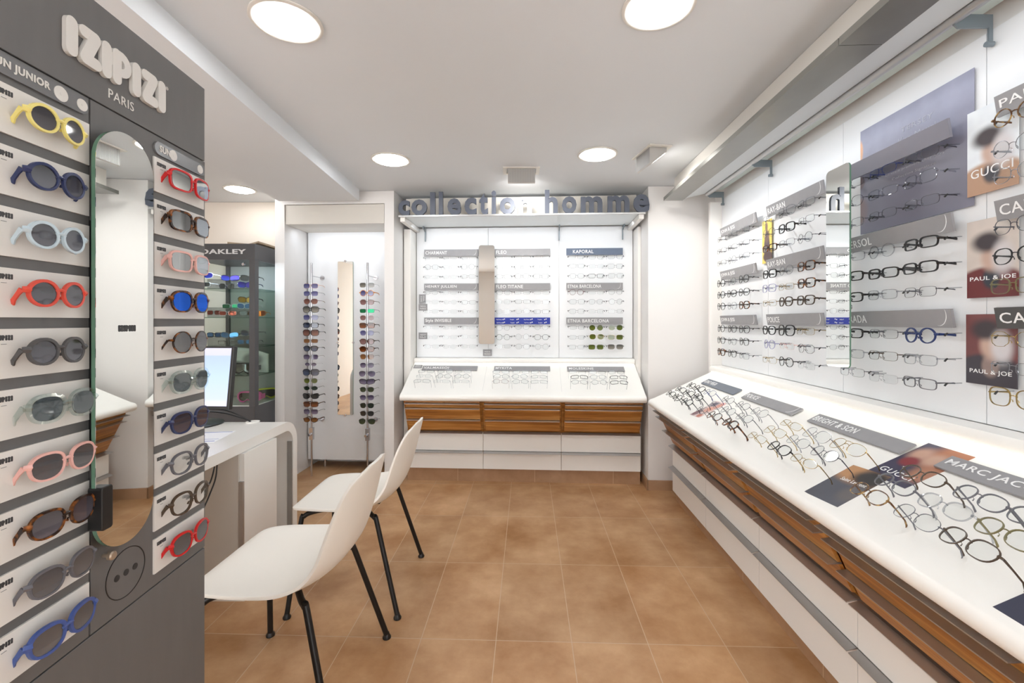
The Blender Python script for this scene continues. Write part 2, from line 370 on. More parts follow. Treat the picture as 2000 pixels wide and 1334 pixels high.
for k, wd, a, b, g, gc in (
 ('vio', 'violet', (70, 74, 150), (176, 176, 214), .06, None), ('red', 'rose', (128, 74, 66), (196, 140, 120), .06, None),
 ('gra', 'graded grey', (96, 96, 92), (196, 192, 180), .06, None), ('bgy', 'blue-grey', (56, 66, 96), (120, 134, 166), .07, None),
 ('amb', 'amber', (140, 84, 24), (196, 140, 66), .06, None), ('brn', 'brown', (96, 48, 20), (190, 118, 66), .06, None),
 ('pur', 'purple', (66, 44, 96), (190, 180, 206), .06, None), ('grn', 'green', (52, 66, 44), (112, 122, 84), .06, None),
 ('dgn', 'dark green', (38, 56, 44), (70, 92, 76), .06, None), ('blk', 'dark grey', (34, 36, 38), (82, 84, 84), .08, None),
 ('gmi', 'mirrored green', (22, 96, 66), (60, 150, 96), .25, (70, 180, 130)), ('bmi', 'mirrored blue', (20, 60, 170), (40, 110, 220), .4, (70, 130, 255)),
 ('smi', 'mirrored silver', (88, 92, 96), (120, 124, 128), .4, (220, 224, 228)), ('ros', 'dusty rose', (150, 106, 100), (190, 150, 150), .06, None),
 ('gry', 'grey', (74, 74, 84), (128, 128, 140), .14, None), ('lgy', 'pale grey', (120, 122, 128), (150, 152, 156), .12, None),
 ('teal', 'teal', (56, 76, 84), (84, 104, 112), .14, None), ('lil', 'lilac grey', (86, 80, 92), (140, 134, 146), .14, None),
 ('sgn', 'lime green', (92, 108, 20), (140, 156, 40), .06, None), ('vmi', 'mirrored violet', (60, 30, 160), (60, 110, 220), .35, (130, 100, 255)),
 ('gmo', 'mirrored gold', (160, 110, 30), (210, 170, 80), .35, (255, 210, 110)), ('omi', 'mirrored orange', (220, 90, 10), (240, 150, 20), .3, (255, 150, 60)),
 ('imi', 'mirrored ice blue', (60, 120, 190), (130, 170, 210), .35, (130, 190, 255)), ('rmi', 'mirrored red', (180, 60, 50), (210, 110, 90), .3, (255, 120, 100))):
    LC[k] = (wd, tint_mat('lens_'+k, a, b, g, gc))
SHW = {'R': 'round', 'O': 'oval', 'P': 'panto', 'Q': 'square', 'C': 'rectangular', 'B': 'oversized square', 'A': 'aviator', 'H': 'hexagonal', 'E': 'cat-eye', 'W': 'wraparound'}
def glasses(M, spec, where, group, L=.085, temples=True, tmat=None, scale=1, fold=0):
    """spec 'col.shape[.lens[.thick]]'; front faces -y, centre of the front at the origin"""
    q = spec.split('.'); col, sh = q[0], q[1]; lens = q[2] if len(q) > 2 and q[2] else '-'
    cw, fm, th = FC[col]; th = q[3] if len(q) > 3 else th
    lw, lm = LC[lens]; sun = lens != '-'
    kind = 'sunglasses' if sun else 'eyeglasses'
    lab = (f'{cw} {SHW[sh]} {kind}' + (f', {lw} lenses' if sun and lw else '') + ', ' + where)
    for wd_ in (' the', ' lenses', ' of', ' in', ' on'):
        if len(lab.split()) > 16: lab = lab.replace(wd_+' ', ' ', 1).replace(wd_+',', ',', 1)
    r = emp(kind, M @ Matrix.Diagonal((scale, scale, scale, 1)), lab, kind, group)
    f, cx, ex, ey, hz, wr = gmesh('frame_front', sh, th)
    put('frame_front', f, fm, r, FW)
    lmesh = gmesh('lens', sh, th)[0]
    for sd in (1, -1):
        put('lens', lmesh, lm, r, T(sd*cx, wr, 0) @ Matrix.Diagonal((sd, 1, 1, 1)) @ Matrix.Rotation(.10, 4, 'Z'))
        if temples: put('temple', gmesh('temple', sh, th, L)[0], tmat or fm, r, T(sd*ex, ey, hz) @ Matrix.Rotation(-fold, 4, 'X') @ Matrix.Diagonal((sd, 1, 1, 1)))
    return r
GREY_ROD = pm('rod_cap_black', (30, 30, 30), .4, noise=.1)
exec_order = None

# ================================================================== STRUCTURE
def struct(name, mb, mat, M=FW, bevel=0): return tag(ob(name, mb, mat, M, bevel=bevel), kind='structure')
struct('floor', MB().box(-4.4, 1.85, -1.9, 4.3, -.06, 0), floorm, FT)
struct('ceiling', MB().box(-4.3, 1.7, -1.75, 4.3, 2.29, 2.37), ceilm)
struct('wall_right', MB().box(-3.60, 1.5, 1.402, 1.5, 0, 2.29), paint, FR)
wb = MB()
wb.box(.955, 1.60, -.107, .50, 0, 2.288)           # pier right of the wall unit
wb.box(-.995, .955, .34, .50, 0, 2.288)            # recess back
wb.box(-1.07, -.995, -.107, .50, 0, 2.288)         # pier between niche and recess
wb.box(-1.95, -1.873, -.107, .50, 0, 2.288)        # pier left of niche
wb.box(-1.873, -1.07, -.107, .50, 2.192, 2.288)    # over the niche
wb.box(-1.873, -1.07, .44, .50, 0, 2.192)          # niche back
struct('wall_back', wb, paint, FB)
struct('trim_1', MB().box(-1.868, -1.075, -.100, .43, 2.038, 2.188), pm('niche_header', (214, 210, 202), .5, noise=.01), FB)   # niche header panel
struct('wall_front_unseen', MB().box(-1.30, .55, -1.72, -1.62, 0, 2.1495).box(-3.4, 1.7, -1.72, -1.62, 2.15, 2.288), paint)  # unseen; added to block the bright world in the mirror, sides open for light
struct('wall_left', MB().box(-3.4, -3.3, -1.5, 3.9, 0, 2.288), beige)
struct('wall_far_left', MB().box(-3.4, -1.90, 3.80, 3.9, 0, 2.288), beige)
# ceiling beam on the left
struct('trim_2', MB().prism([(-1.07, -1.5), (-1.18, 3.44), (-1.80, 3.44), (-1.70, -1.5)], 2.20, 2.30, 'z'), ceilm)
# bulkhead fascia above the right unit
struct('trim_3', MB().box(-3.20, .6, 1.044, 1.06, 2.153, 2.288).box(-3.20, .6, 1.06, 1.40, 2.22, 2.288), pm('fascia_white', (224, 220, 213), .5, noise=.01), FR)
# skirting tiles
struct('baseboard_back', MB().box(.94, 1.20, -.119, -.108, 0, .075).box(.943, .954, -.119, .30, 0, .075), plinthm, FB)
struct('baseboard_left', MB().box(-1.07, -.995, -.119, -.108, 0, .075).box(-1.95, -1.873, -.119, -.108, 0, .075), plinthm, FB)

# canopy on the right: aluminium edge panel, pale diffuser, rail, brackets
cn = emp('light_canopy', FR @ T(-1.4, 1.0, 2.13), 'long grey metal light canopy above the right wall display', 'light canopy')
def cl(name, mb, mat, **k): return ob(name, mb, mat, T(1.4, -1.0, -2.13), cn, **k)
cl('edge_panel', MB().box(-3.20, -1.42, .967, 1.10, 2.128, 2.152).box(-1.417, .55, .967, 1.10, 2.128, 2.152), pm('canopy_grey', (138, 137, 132), .3, .5, noise=.05, nscale=12))
cl('diffuser_panel', MB().prism([(1.101, 2.135), (1.245, 2.168), (1.245, 2.178), (1.101, 2.145)], -3.18, .55), pm('diffuser_grey', (204, 208, 210), .4, noise=.01))
cl('glass_strip', MB().box(-3.18, .55, 1.245, 1.372, 2.196, 2.202), pm('frosted_glass', (214, 226, 222), .3, noise=.01))
cl('rail', MB().tube([(-3.18, 1.265, 2.168), (.55, 1.265, 2.168)], .017, 14), alud, smooth=True)
for i, x in enumerate((-3.165, -2.55, -1.365, -.15)):
    m = MB().prism([(1.262, 2.166), (1.262, 2.150), (1.275, 2.138), (1.373, 2.138), (1.373, 2.176), (1.27, 2.18)], x-.003, x+.003)
    m.box(x-.003, x+.003, 1.362, 1.373, 2.085, 2.14).tube([(x, 1.355, 2.09), (x, 1.375, 2.09)], .008, 10)
    b = cl('bracket', m, pm('bracket_grey', (128, 138, 144), .35, .4, noise=.03))

# canopy / glass shelf at the back wall
cb = emp('light_canopy', FB @ T(0, 0, 2.08), 'pale metal and glass canopy shelf carrying the big grey letters', 'light canopy')
def cbp(name, mb, mat, **k): return ob(name, mb, mat, T(0, 0, -2.08), cb, **k)
cbp('front_rail', MB().box(-.945, .925, -.155, -.140, 2.072, 2.086), alud, bevel=.002)
cbp('shelf_board', MB().box(-.93, .91, -.139, .25, 2.078, 2.084), pm('shelf_white', (222, 228, 230), .3, noise=.01))
cbp('side_arm', MB().box(-.935, -.90, -.138, .285, 2.04, 2.076), lam)
cbp('side_arm', MB().box(.88, .915, -.138, .285, 2.04, 2.076), lam)
for x in (-.845, .305, .838):
    cbp('bracket', MB().prism([(.20, 2.076), (.285, 2.076), (.285, 1.96), (.272, 1.96), (.272, 2.04), (.20, 2.066)], x-.004, x+.004), pm('bracket_grey', (128, 138, 144), .35, .4))
cbp('backboard', MB().box(-.945, -.90, .045, .06, 2.088, 2.265).box(-.90, .85, .047, .06, 2.088, 2.268).box(.85, .90, .045, .06, 2.088, 2.27),
    pm('backboard_cream', (226, 221, 212), .5, noise=.01))

# big letters
lt = emp('shop_lettering', FB @ T(0, -.135, 2.087), 'big grey letters reading collection homme standing on the canopy', 'sign')
LX = [('c', 243, 312, 475, 568), ('o', 323, 418, 473, 570), ('l', 437, 468, 427, 567), ('l', 490, 515, 425, 567), ('e', 543, 625, 467, 568), ('c', 647, 720, 462, 566),
      ('t', 737, 790, 433, 564), ('i', 812, 840, 417, 562), ('o', 862, 957, 460, 562), ('n', 975, 1060, 470, 560), ('h', 1138, 1217, 410, 555), ('o', 1243, 1332, 452, 556),
      ('m', 1358, 1490, 450, 552), ('m', 1522, 1655, 445, 550), ('e', 1680, 1777, 441, 553)]
for ch, a, b, t, d in LX:
    ua, ub = (700+a/3.125-1000)/870, (700+b/3.125-1000)/870
    D = FB.inverted(); ly = -.135
    def hit(u):   # ray (u,1) with plane local y = ly
        o = D @ Vector((0, 0, 0)); dr = D.to_3x3() @ Vector((u, 1, 0)); k = (ly-o.y)/dr.y; return (o+dr*k).x, k
    xa, ka = hit(ua); xb, kb = hit(ub)
    hh = (d-t)/3.125/870*(ka+kb)/2
    m = text_mesh(ch, xb-xa, hh, .022, .035)
    ob('letter', m, lettermat, T(xa, .022, .001), lt)

# ================================================================== DISPLAY UNITS
def cabinet(F, x0, w, y0, d, pz, label, group):
    t = emp('drawer_cabinet', F @ T(x0+w/2, y0, 0), label, 'cabinet', group)
    h = w/2; g = .003
    def p(name, mb, mat, par=t, **k): return ob(name, mb, mat, FW, par, **k)
    p('plinth', MB().box(-h, h, .004, d, 0, pz-.002), plinthm)
    p('carcass', MB().prism([(.0, pz), (d, pz), (d, .652), (-.105, .652), (.012, .41), (.0, .40)], -h+.001, h-.001), wood)
    st = .022
    for z0, z1 in ((pz+.002, .245), (.250, .398)):
        dr = p('white_drawer', MB().box(-h+g/2, h-g/2, -.018, -.001, z0, z1-.003), lam)
        ob('handle', MB().prism([(-.019, z1-.003), (-.050, z1-.010), (-.050, z1-.0075), (-.019, z1+.002), (-.001, z1+.002), (-.001, z1-.003)], -h+.004, h-.004), alud, FW, dr)
    def yf(z): return -.022+(z-.41)*(-.128+.014)/(.652-.41)
    for z0, z1 in ((.414, .503), (.509, .601), (.606, .642)):
        a = yf(z0); b = yf(z1)
        dr = p('wood_drawer', MB().prism([(a, z0), (b, z1), (b+.012, z1), (a+.012, z0)], -h+st, h-st*.7), wood)
        ob('handle', MB().prism([(b-.001, z1-.001), (b-.034, z1-.003), (b-.034, z1+.0), (b-.001, z1+.0045), (b+.010, z1+.0045), (b+.010, z1-.001)], -h+st, h-st*.7), alud, FW, dr)
    a, b = yf(.647), yf(.658)
    p('front_rail', MB().box(-h+st, h-st*.7, yf(.65)-.001, yf(.65)+.01, .6475, .660), wood)
    return t
def worktop(F, x0, x1, y0, d, label, seams):
    yb = d-.07
    t = emp('sloped_worktop', F @ T(x0, y0, .66), label, 'worktop')
    P = [(.05, .664), (-.163, .664)]
    for k in range(9): a = -PI/2-PI*k/8*.86; P.append((-.163+.027*math.cos(a), .691+.027*math.sin(a)))
    P += [(-.145, .7253), (yb, .915), (yb, .80)]
    ob('slab', MB().prism(P, 0, x1-x0), corian, T(0, 0, -.66), t, smooth=True)
    ob('ledge', MB().prism([(yb+.002, .87), (yb+.002, .912), (yb-.012, .918), (yb-.016, .928), (yb-.016, .946), (yb-.008, .957), (d+.0, .960), (d, .87)], 0, x1-x0), corian, T(0, 0, -.66), t, smooth=True)
    ob('light_strip', MB().prism([(yb-.001, .9145), (yb-.011, .9165), (yb-.011, .9185), (yb+.001, .9185)], .01, x1-x0-.01), strip_em, T(0, 0, -.66), t)
    sl = (.915-.7253)/(yb+.145)
    sm = MB()
    for s in seams:
        s -= x0; sm.prism([(-.12, .7253+.025*sl+.0004), (yb-.02, .915-.02*sl+.0004), (yb-.02, .915-.02*sl-.0005), (-.12, .7253+.025*sl-.0005)], s-.0008, s+.0008)
    if sm.v: ob('joint_line', sm, pm('joint_grey', (200, 199, 196), .5), T(0, 0, -.66), t)
    return t
BD, RD = .29, .33
for i, wd in enumerate(('left', 'middle', 'right')):
    cabinet(FB, -.92+i*.6133, .6133, 0, BD, .104, f'{wd} walnut and white drawer cabinet below the back wall display', 'drawer cabinets under the back display')
nm = ['farthest', 'second from the far end', 'third from the far end', 'fourth from the far end', 'nearest visible', 'last']
for i in range(6):
    cabinet(FR, -3.205+i*.592, .592, 1.05, RD, .070, f'{nm[i]} walnut and white drawer cabinet along the right wall', 'drawer cabinets along the right wall')
worktop(FB, -.925, .925, 0, BD, 'white sloped display worktop with rounded nose at the back wall', (-.30, .305))
worktop(FR, -3.21, .36, 1.05, RD, 'long white sloped display worktop with rounded nose along right wall', ())

# side posts
tag(ob('side_post', MB().box(-.985, -.928, .12, .33, .0, 2.035), lam, FB, bevel=.002), 'white upright post at the left end of the back wall display', 'post')
tag(ob('side_post', MB().box(.928, .953, .12, .33, .0, 2.035), lam, FB, bevel=.002), 'white upright post at the right end of the back wall display', 'post')
tag(ob('side_post', MB().box(-3.245, -3.216, 1.30, 1.40, 0, 2.12), lam, FR, bevel=.002), 'white upright post at the far end of right wall display', 'post')

# display panels with their clear rods
def panel(F, x0, x1, yp, label, group, z1=2.12):
    t = emp('eyewear_display', F @ T((x0+x1)/2, yp, .962), label, 'display', group)
    h = (x1-x0)/2-.0012
    ob('board', MB().box(-h, h, .001, .02, 0, z1-.962), panelm, FW, t)
    return t
RODM = {}
def rods(t, F, x, y0, y1, z):
    L_ = round(y1-y0, 4)
    if L_ not in RODM:
        mb = MB().tube([(0, .028, 0), (0, L_+.004, .002)], .0017, 6); n = len(mb.f)
        mb.tube([(0, .022, -.0075), (0, .0275, -.001), (0, .031, .001)], .0027, 6)
        m = bpy.data.meshes.new('rod'); m.from_pydata(mb.v, [], mb.f); m.update(); m.materials.append(acryl); m.materials.append(GREY_ROD)
        for k, p in enumerate(m.polygons): p.material_index = int(k >= n); p.use_smooth = True
        RODM[L_] = m
    W = t.matrix_world.inverted()
    for s in (-1, 1):
        o = bpy.data.objects.new('acrylic_rod', RODM[L_]); COL.objects.link(o); o.parent = t; o.matrix_local = W @ F @ T(x+s*.07, y0, z)
BP = [panel(FB, -.924, -.30, BD, 'left white display panel on the back wall', 'back wall display panels', 2.075),
      panel(FB, -.30, .305, BD, 'middle white display panel on the back wall', 'back wall display panels', 2.075),
      panel(FB, .305, .924, BD, 'right white display panel on the back wall', 'back wall display panels', 2.075)]
bn = ['far', 'second', 'third', 'near']
RP = []
for i in range(6):
    RP.append(panel(FR, -3.214+i*.6085, -3.214+(i+1)*.6085, 1.38, ['farthest', 'second from far end', 'third from far end', 'fourth from far end', 'nearest', 'last'][i]+' white display panel of the right wall', 'right wall display panels', 2.137))
CAPTXT = {}
def sign(F, x, y, z, wd, h, txt, mat, label, tw, crescent=False, tilt=None, group=None, pos=None, ink=None, th=.008, bold=.0):
    """board, lower-left corner of the front face at (x,y,z)"""
    M = F @ T(x, y, z) @ (tilt or FW)
    o = tag(ob('sign_board', MB().box(0, wd, 0, th, 0, h), mat, M), label, 'sign', group)
    if txt:
        tm = text_mesh(txt, tw, h*.50 if not any(c in txt for c in 'gyp') else h*.62, .0009, bold)
        ob('lettering', tm, ink or white_ink, T(pos or .012, -.0004, h*.26 if not any(c in txt for c in 'gyp') else h*.18), o)
    if crescent:
        c = MB(); r = h*.62; P = []
        for k in range(13): a = -1.9+2.5*k/12; P.append((r*math.cos(a), r*math.sin(a)))
        for k in range(12, -1, -1): a = -1.9+2.5*k/12; q = 1-.07*math.sin(PI*k/12); P.append((r*q*math.cos(a), r*q*math.sin(a)))
        P = [(wd-.045+px*.75, max(.001, min(h-.001, h*.72+pz))) for px, pz in P]
        c.prism(P, -.0009, .0, 'y'); ob('crescent_mark', c, white_ink, FW, o)
    return o
TILT = Matrix.Rotation(.16, 4, 'X')
tiers = (1.832, 1.539, 1.247); tn = ('upper', 'middle', 'lower')
backs = [[('CHARMANT', .187, greysign, 1), ('HENRY JULLIEN', .270, greysign, 1), ('Style INVISIBLE', .225, greysign, 1)],
         [('FLEO', .089, greysign, 0), ('FLEO TITANE', .230, greysign, 0), (None, 0, None, 0)],
         [('KAPORAL', .172, bluesign, 0), ('ETNIA BARCELONA', .280, greysign, 1), ('ETNIA BARCELONA', .345, greysign, 0)]]
blue_print = pm('royal_blue_print', (24, 48, 156), .4, noise=.06, nscale=60)
bx = (-.853, -.243, .366)
pnB = ('left', 'middle', 'right')
for c in range(3):
    for r in range(3):
        tx, tw, mt, cr = backs[c][r]
        if tx:
            sign(FB, bx[c], BD-.020, tiers[r], .472, .057, tx, mt, f'{tn[r]} {"slate blue" if mt is bluesign else "grey"} name sign on {pnB[c]} panel of the back wall', tw, cr, pos=.055 if tx == 'KAPORAL' else None, bold=.01)
        else:
            o = sign(FB, bx[c], BD-.020, tiers[r], .472, .057, None, blue_print, 'royal blue patterned name sign on the back wall', 0)
            for k in range(4):
                for j in range(2):
                    ob('lettering', text_mesh('Vinyl Factory' if k % 2 == 0 else 'Tonybul', .05 if k % 2 == 0 else .035, .012, .0008, .01), white_ink, T(.012+k*.118+.004*j, -.0003, .006+.027*(1-j)), o)
                    g = MB()
                    for s in (0, 1): g.lathe([(.0052, -.0007), (.0052, 0), (.0038, 0), (.0038, -.0007)], (.072+k*.118+s*.012, 0, .013+.027*(1-j)+.004*s), 10, 'y')
                    ob('spectacle_mark', g, white_ink, FW, o)
rights = [[('JOHN & JESS', .20, 1), ('JOHN & JESS', .20, 1), ('JOHN & JESS', .20, 1)],
          [('RAY-BAN', .165, 1), ('RAY-BAN', .165, 1), ('POLICE', .115, 1)],
          [None, ('PERSOL', .135, 1), ('PRADA', .110, 1)],
          [('PAUL & JOE', .27, 1), ('CARVEN', .17, 1), ('CAZAL', .16, 0)]]
rx = (-3.14, -2.543, -1.931, -1.323)
tiersR = (1.853, 1.555, 1.250)
keb = pm('blue_grey_poster', (132, 134, 152), .4, noise=.05, nscale=4)
for c in range(4):
    for r in range(3):
        q = rights[c][r]
        w3 = f'{bn[c]} bay of right wall' if c else 'far bay of right wall'
        if q is None:
            sign(FR, rx[c], 1.335, tiersR[r], .4775, .060, None, pm('mauve_grey_sign', (128, 126, 136), .45, noise=.03), 'upper blank mauve grey sign over the big poster on right wall', 0, tilt=TILT); continue
        mt = darksign if q[0] == 'CAZAL' else greysign
        sign(FR, rx[c], 1.345, tiersR[r], .4775, .060, q[0], mt, f'{tn[r]} {"dark" if mt is darksign else "grey"} name sign, {w3}', q[1], q[2], tilt=TILT, bold=.004)

# small MADE IN FRANCE tags
def minitag(F, x, y, z, w_, h_, label, rot=FW):
    o = tag(ob('small_tag', MB().box(0, w_, 0, .003, 0, h_), greysign, F @ T(x, y, z) @ rot), label, 'tag')
    ob('lettering', text_mesh('MADE IN', w_*.6, h_*.2, .0006), white_ink, T(w_*.2, -.0004, h_*.55), o)
    ob('lettering', text_mesh('FRANCE', w_*.68, h_*.2, .0006), white_ink, T(w_*.16, -.0004, h_*.2), o)
minitag(FB, -.905, BD-.004, 1.365, .075, .057, 'small grey tag near the middle of the back panel left edge')
minitag(FB, -.905, BD-.004, 1.118, .075, .057, 'lowest small grey tag at the back panel left edge')
minitag(FB, -.905+.004, BD-.004, 1.425, .08, .058, 'small upright grey tag, topmost at back panel left edge', T(.057, 0, 0) @ Matrix.Rotation(-PI/2, 4, 'Y'))
minitag(FB, -.345, BD-.006, .975, .076, .056, 'small grey tag below the tall mirror of back wall')

a_ = math.atan((.915-.7253)/(BD-.07+.145))
minitag(FB, -.915, .150, .7253+.295*math.tan(a_)+.004, .07, .05, 'small grey tag at the top left corner of the back counter slope', Matrix.Rotation(-(PI/2-a_), 4, 'X'))
# tall wall mirrors
def tall_mirror(F, x, y, z0, z1, wd, label, rot=FW):
    t = emp('wall_mirror', F @ T(x, y, z0) @ rot, label, 'mirror')
    P = pts_round(-wd/2, wd/2, 0, z1-z0, .018)
    ob('mirror_pane', MB().prism(P, -.0006, 0, 'y'), mirror, FW, t)
    ob('glass_edge', MB().prism(P, 0.0003, .006, 'y'), glassedge, FW, t)
    ob('mount', MB().tube([(0, .006, (z1-z0)*.3), (0, .05, (z1-z0)*.3)], .012, 12).tube([(0, .006, (z1-z0)*.7), (0, .05, (z1-z0)*.7)], .012, 12), steel, FW, t, smooth=True)
    return t
tall_mirror(FB, -.308, BD-.056, 1.080, 1.915, .132, 'tall narrow rounded mirror in the middle of the back wall', Matrix.Rotation(.035, 4, 'Z'))
tall_mirror(FR, -1.826, 1.24, 1.088, 1.887, .134, 'tall narrow rounded mirror between bays of the right wall')

# ------------------------------------------------------------------ glasses on the walls
COLN = ('left', 'middle', 'right'); ROWN = ('top', 'second', 'third')
def wall_glasses(F, panels, c, bxs, tiers_, yf, yp, data, side, cols=3, grp=''):
    off = (-.030, -.110, -.190)
    for r in range(3):
        rows = data[r]
        for j in range(3):
            for k in range(cols):
                x = bxs[c]+.4775/2+(k-1)*.158; z = tiers_[r]+off[j]+.004+R_.uniform(-.003, .003)
                sp = rows[j][k]
                if sp is None: continue
                wh = f'{COLN[k]} of {ROWN[j]} row under {tn[r]} sign, {side}'
                M = F @ T(x+R_.uniform(-.004, .004), yf, z) @ Matrix.Rotation(R_.uniform(-.05, .05), 4, 'Z') @ Matrix.Rotation(R_.uniform(-.05, .03), 4, 'X')
                glasses(M, sp, wh, grp, L=yp-yf-.022)
                rods(panels[c], F, x, yf, yp, z+.008)
G = lambda s: [[q if q != '0' else None for q in row.split()] for row in s.split('|')]
bdata = [
 [G('rim.C rim.C rim.C|gun.P rim.C gun.R|rim.C rim.O sil.C'), G('gun.O rim.C rim.C|rim.C rim.O gun.C|rim.C rim.C rim.O'), G('rim.C rim.C rim.O|rim.O rim.C rim.C|rim.C rim.O rim.C')],
 [G('rim.C sil.Q sil.C|rim.C gun.Q gun.P|sil.C gun.P gun.Q'), G('gun.P sil.C rim.C|sil.P gun.C sil.C|sil.P sil.P gun.C'), G('gun.R gun.P gun.R|blk.R..n gun.R blk.P..n|sil.C gun.P gun.R')],
 [G('sil.C gun.Q gnb.Q|gun.C rim.C gun.Q|gun.P blk.C..n gun.Q'), G('mar.R rim.C gun.R|gun.Q gun.P gun.R|gun.Q sil.C sil.C'), G('gun.C gun.R.sgn sil.P.sgn|gun.C gld.P.sgn gld.Q.sgn|gun.C gun.Q.sgn gun.Q.gra')]]
for c in range(3):
    wall_glasses(FB, BP, c, bx, tiers, BD-.105, BD, bdata[c], f'{pnB[c]} back panel', grp='glasses on the back wall display')
rdata = [
 [G('gun.C gun.C clr.C|gun.C gun.C gun.C|sil.C sil.R clr.C'), G('blk.R..n clr.R blk.R..n|blk.R..n blk.P..n blk.P..n|blk.R..n clr.P tor.P'), G('blk.R..n blk.P..n blk.P..n|blk.P..n gun.P blk.P..n|tor.P blk.P..n clr.C')],
 [G('sil.A clr.A clr.C|gun.R blk.Q sil.C|tor.C clr.C gun.R'), G('blk.Q clr.R tor.Q|lil.Q gld.C tor.Q|gld.C brn.P brn.Q'), G('blk.P blk.B gld.C|lil.R pnk.C..r gun.H|gld.C blk.R..n rim.C')],
 [G('gun.C gnb.C gun.C|gun.P clr.C clr.Q|sil.C gun.C gun.C'), G('clr.C clr.R blk.C|blk.C blk.C blk.C|blk.C clr.C gun.C'), G('blk.C gun.C blu.R|clr.C brn.C..m clr.C|sil.C rim.C gry.C..n')],
 [G('amb.R|sil.R|sil.P'), G('gun.P|blk.P..n|oli.Q'), G('gld.H|sil.C|gld.B..n')]]
bays = ('far bay right wall', 'second bay right wall', 'third bay right wall', 'near bay right wall')
for c in range(4):
    wall_glasses(FR, RP, c, rx, tiersR, 1.305, 1.38, rdata[c], bays[c], cols=3 if c < 3 else 1, grp='glasses on the right wall display')
# ------------------------------------------------------------------ sloped worktop goods
def slope(d): return (.915-.7253)/(d-.07+.145)
def surf(y, d): return .7253+(y+.145)*slope(d)
EL = math.radians(50)
def slope_glasses(F, y0, d, xs, data, side, grp, L=.075):
    for j, y in enumerate((-.022, -.082, -.142)):
        for k in range(len(data[j])):
            sp = data[j][k]
            if sp is None: continue
            sl = slope(d); zc = surf(y, d)+L*math.sin(EL)+sl*L*math.cos(EL)+.006
            jy = R_.uniform(-.004, .004)
            M = F @ T(xs[k]+R_.uniform(-.005, .005)+(.012 if d == RD else 0)*(1-j), y0+y, zc) @ Matrix.Rotation(R_.uniform(-.07, .07), 4, 'Z') @ Matrix.Rotation(-EL, 4, 'X')
            glasses(M, sp, f'{COLN[k]} of {("back", "middle", "front")[j]} row on slope, {side}', grp, L=L)
sdB = [[G('sil.C sil.P rim.C')[0], G('rim.R gun.R gun.R')[0], G('sil.C rim.C rim.C')[0]],
       [G('gun.C sil.C gun.C')[0], G('gun.P clr.P gun.O')[0], G('mar.P..m gun.P sil.C')[0]],
       [G('rim.C sil.C gun.P')[0], G('blk.C..n clr.P blk.C..n')[0], G('gun.P gun.R blk.C..n')[0]]]
sx = (-.60, 0, .60)
for c in range(3):
    slope_glasses(FB, 0, BD, [sx[c]-.175+.15*k+.012 for k in range(3)], sdB[c], f'{pnB[c]} back counter', 'glasses on the back counter')
sdR = [G('blk.R..n blk.P..n gnb.P|blk.Q..n blk.Q..n blk.P..n|blk.P..n blk.R..n blk.P..n'),
       G('gun.R gun.P sil.R|gun.Q gun.R gun.P|gun.R tor.R..n tor.P'),
       G('gld.C sil.B gld.A|gld.Q sil.P gun.R|gld.C blk.P..n gld.O'),
       G('brn.P..n gry.P..n gry.P..n|gry.P..n clr.P oli.P|amb.P gry.P..m brn.P..n')]
ctrs = [(-2.86, -2.72, -2.575), (-2.34, -2.19, -2.03), (-1.79, -1.64, -1.49), (-1.212, -1.072, -.945)]
for c in range(4):
    slope_glasses(FR, 1.05, RD, ctrs[c], sdR[c], ('far end right counter', 'second group right counter', 'third group right counter', 'near group right counter')[c], 'glasses on the right counter')
def slope_sign(F, y0, d, x, txt, mat, label, tw, wd=.46, cres=False, yy=.115):
    a = math.atan(slope(d))
    tl = Matrix.Rotation(-(PI/2-a)+.05, 4, 'X')
    return sign(F, x, y0+yy, surf(yy, d)+.010, wd, .060, txt, mat, label, tw, cres, tilt=tl, th=.006, bold=.006)
slope_sign(FB, 0, BD, -.835, 'VALMASSOI', greysign, 'left grey name sign lying on the back counter slope', .21)
slope_sign(FB, 0, BD, -.235, 'MYKITA', greysign, 'middle grey name sign lying on the back counter slope', .135)
slope_sign(FB, 0, BD, .365, 'MOLESKINE', greysign, 'right grey name sign lying on the back counter slope', .20)
slope_sign(FR, 1.05, RD, -3.035, 'GINO VEGA', pm('slate_sign2', (112, 119, 130), .5, noise=.03), 'slate name sign at the far end of the right counter slope', .17)
slope_sign(FR, 1.05, RD, -2.473, 'POLICE', greysign, 'grey name sign with crescent mark, second on right counter slope', .12, cres=True)
slope_sign(FR, 1.05, RD, -1.90, 'BRIGHT & SON', greysign, 'grey name sign with ampersand in the middle of the right counter slope', .235)
slope_sign(FR, 1.05, RD, -1.32, 'MARC JACOBS', greysign, 'nearest grey name sign on the right counter slope', .27)

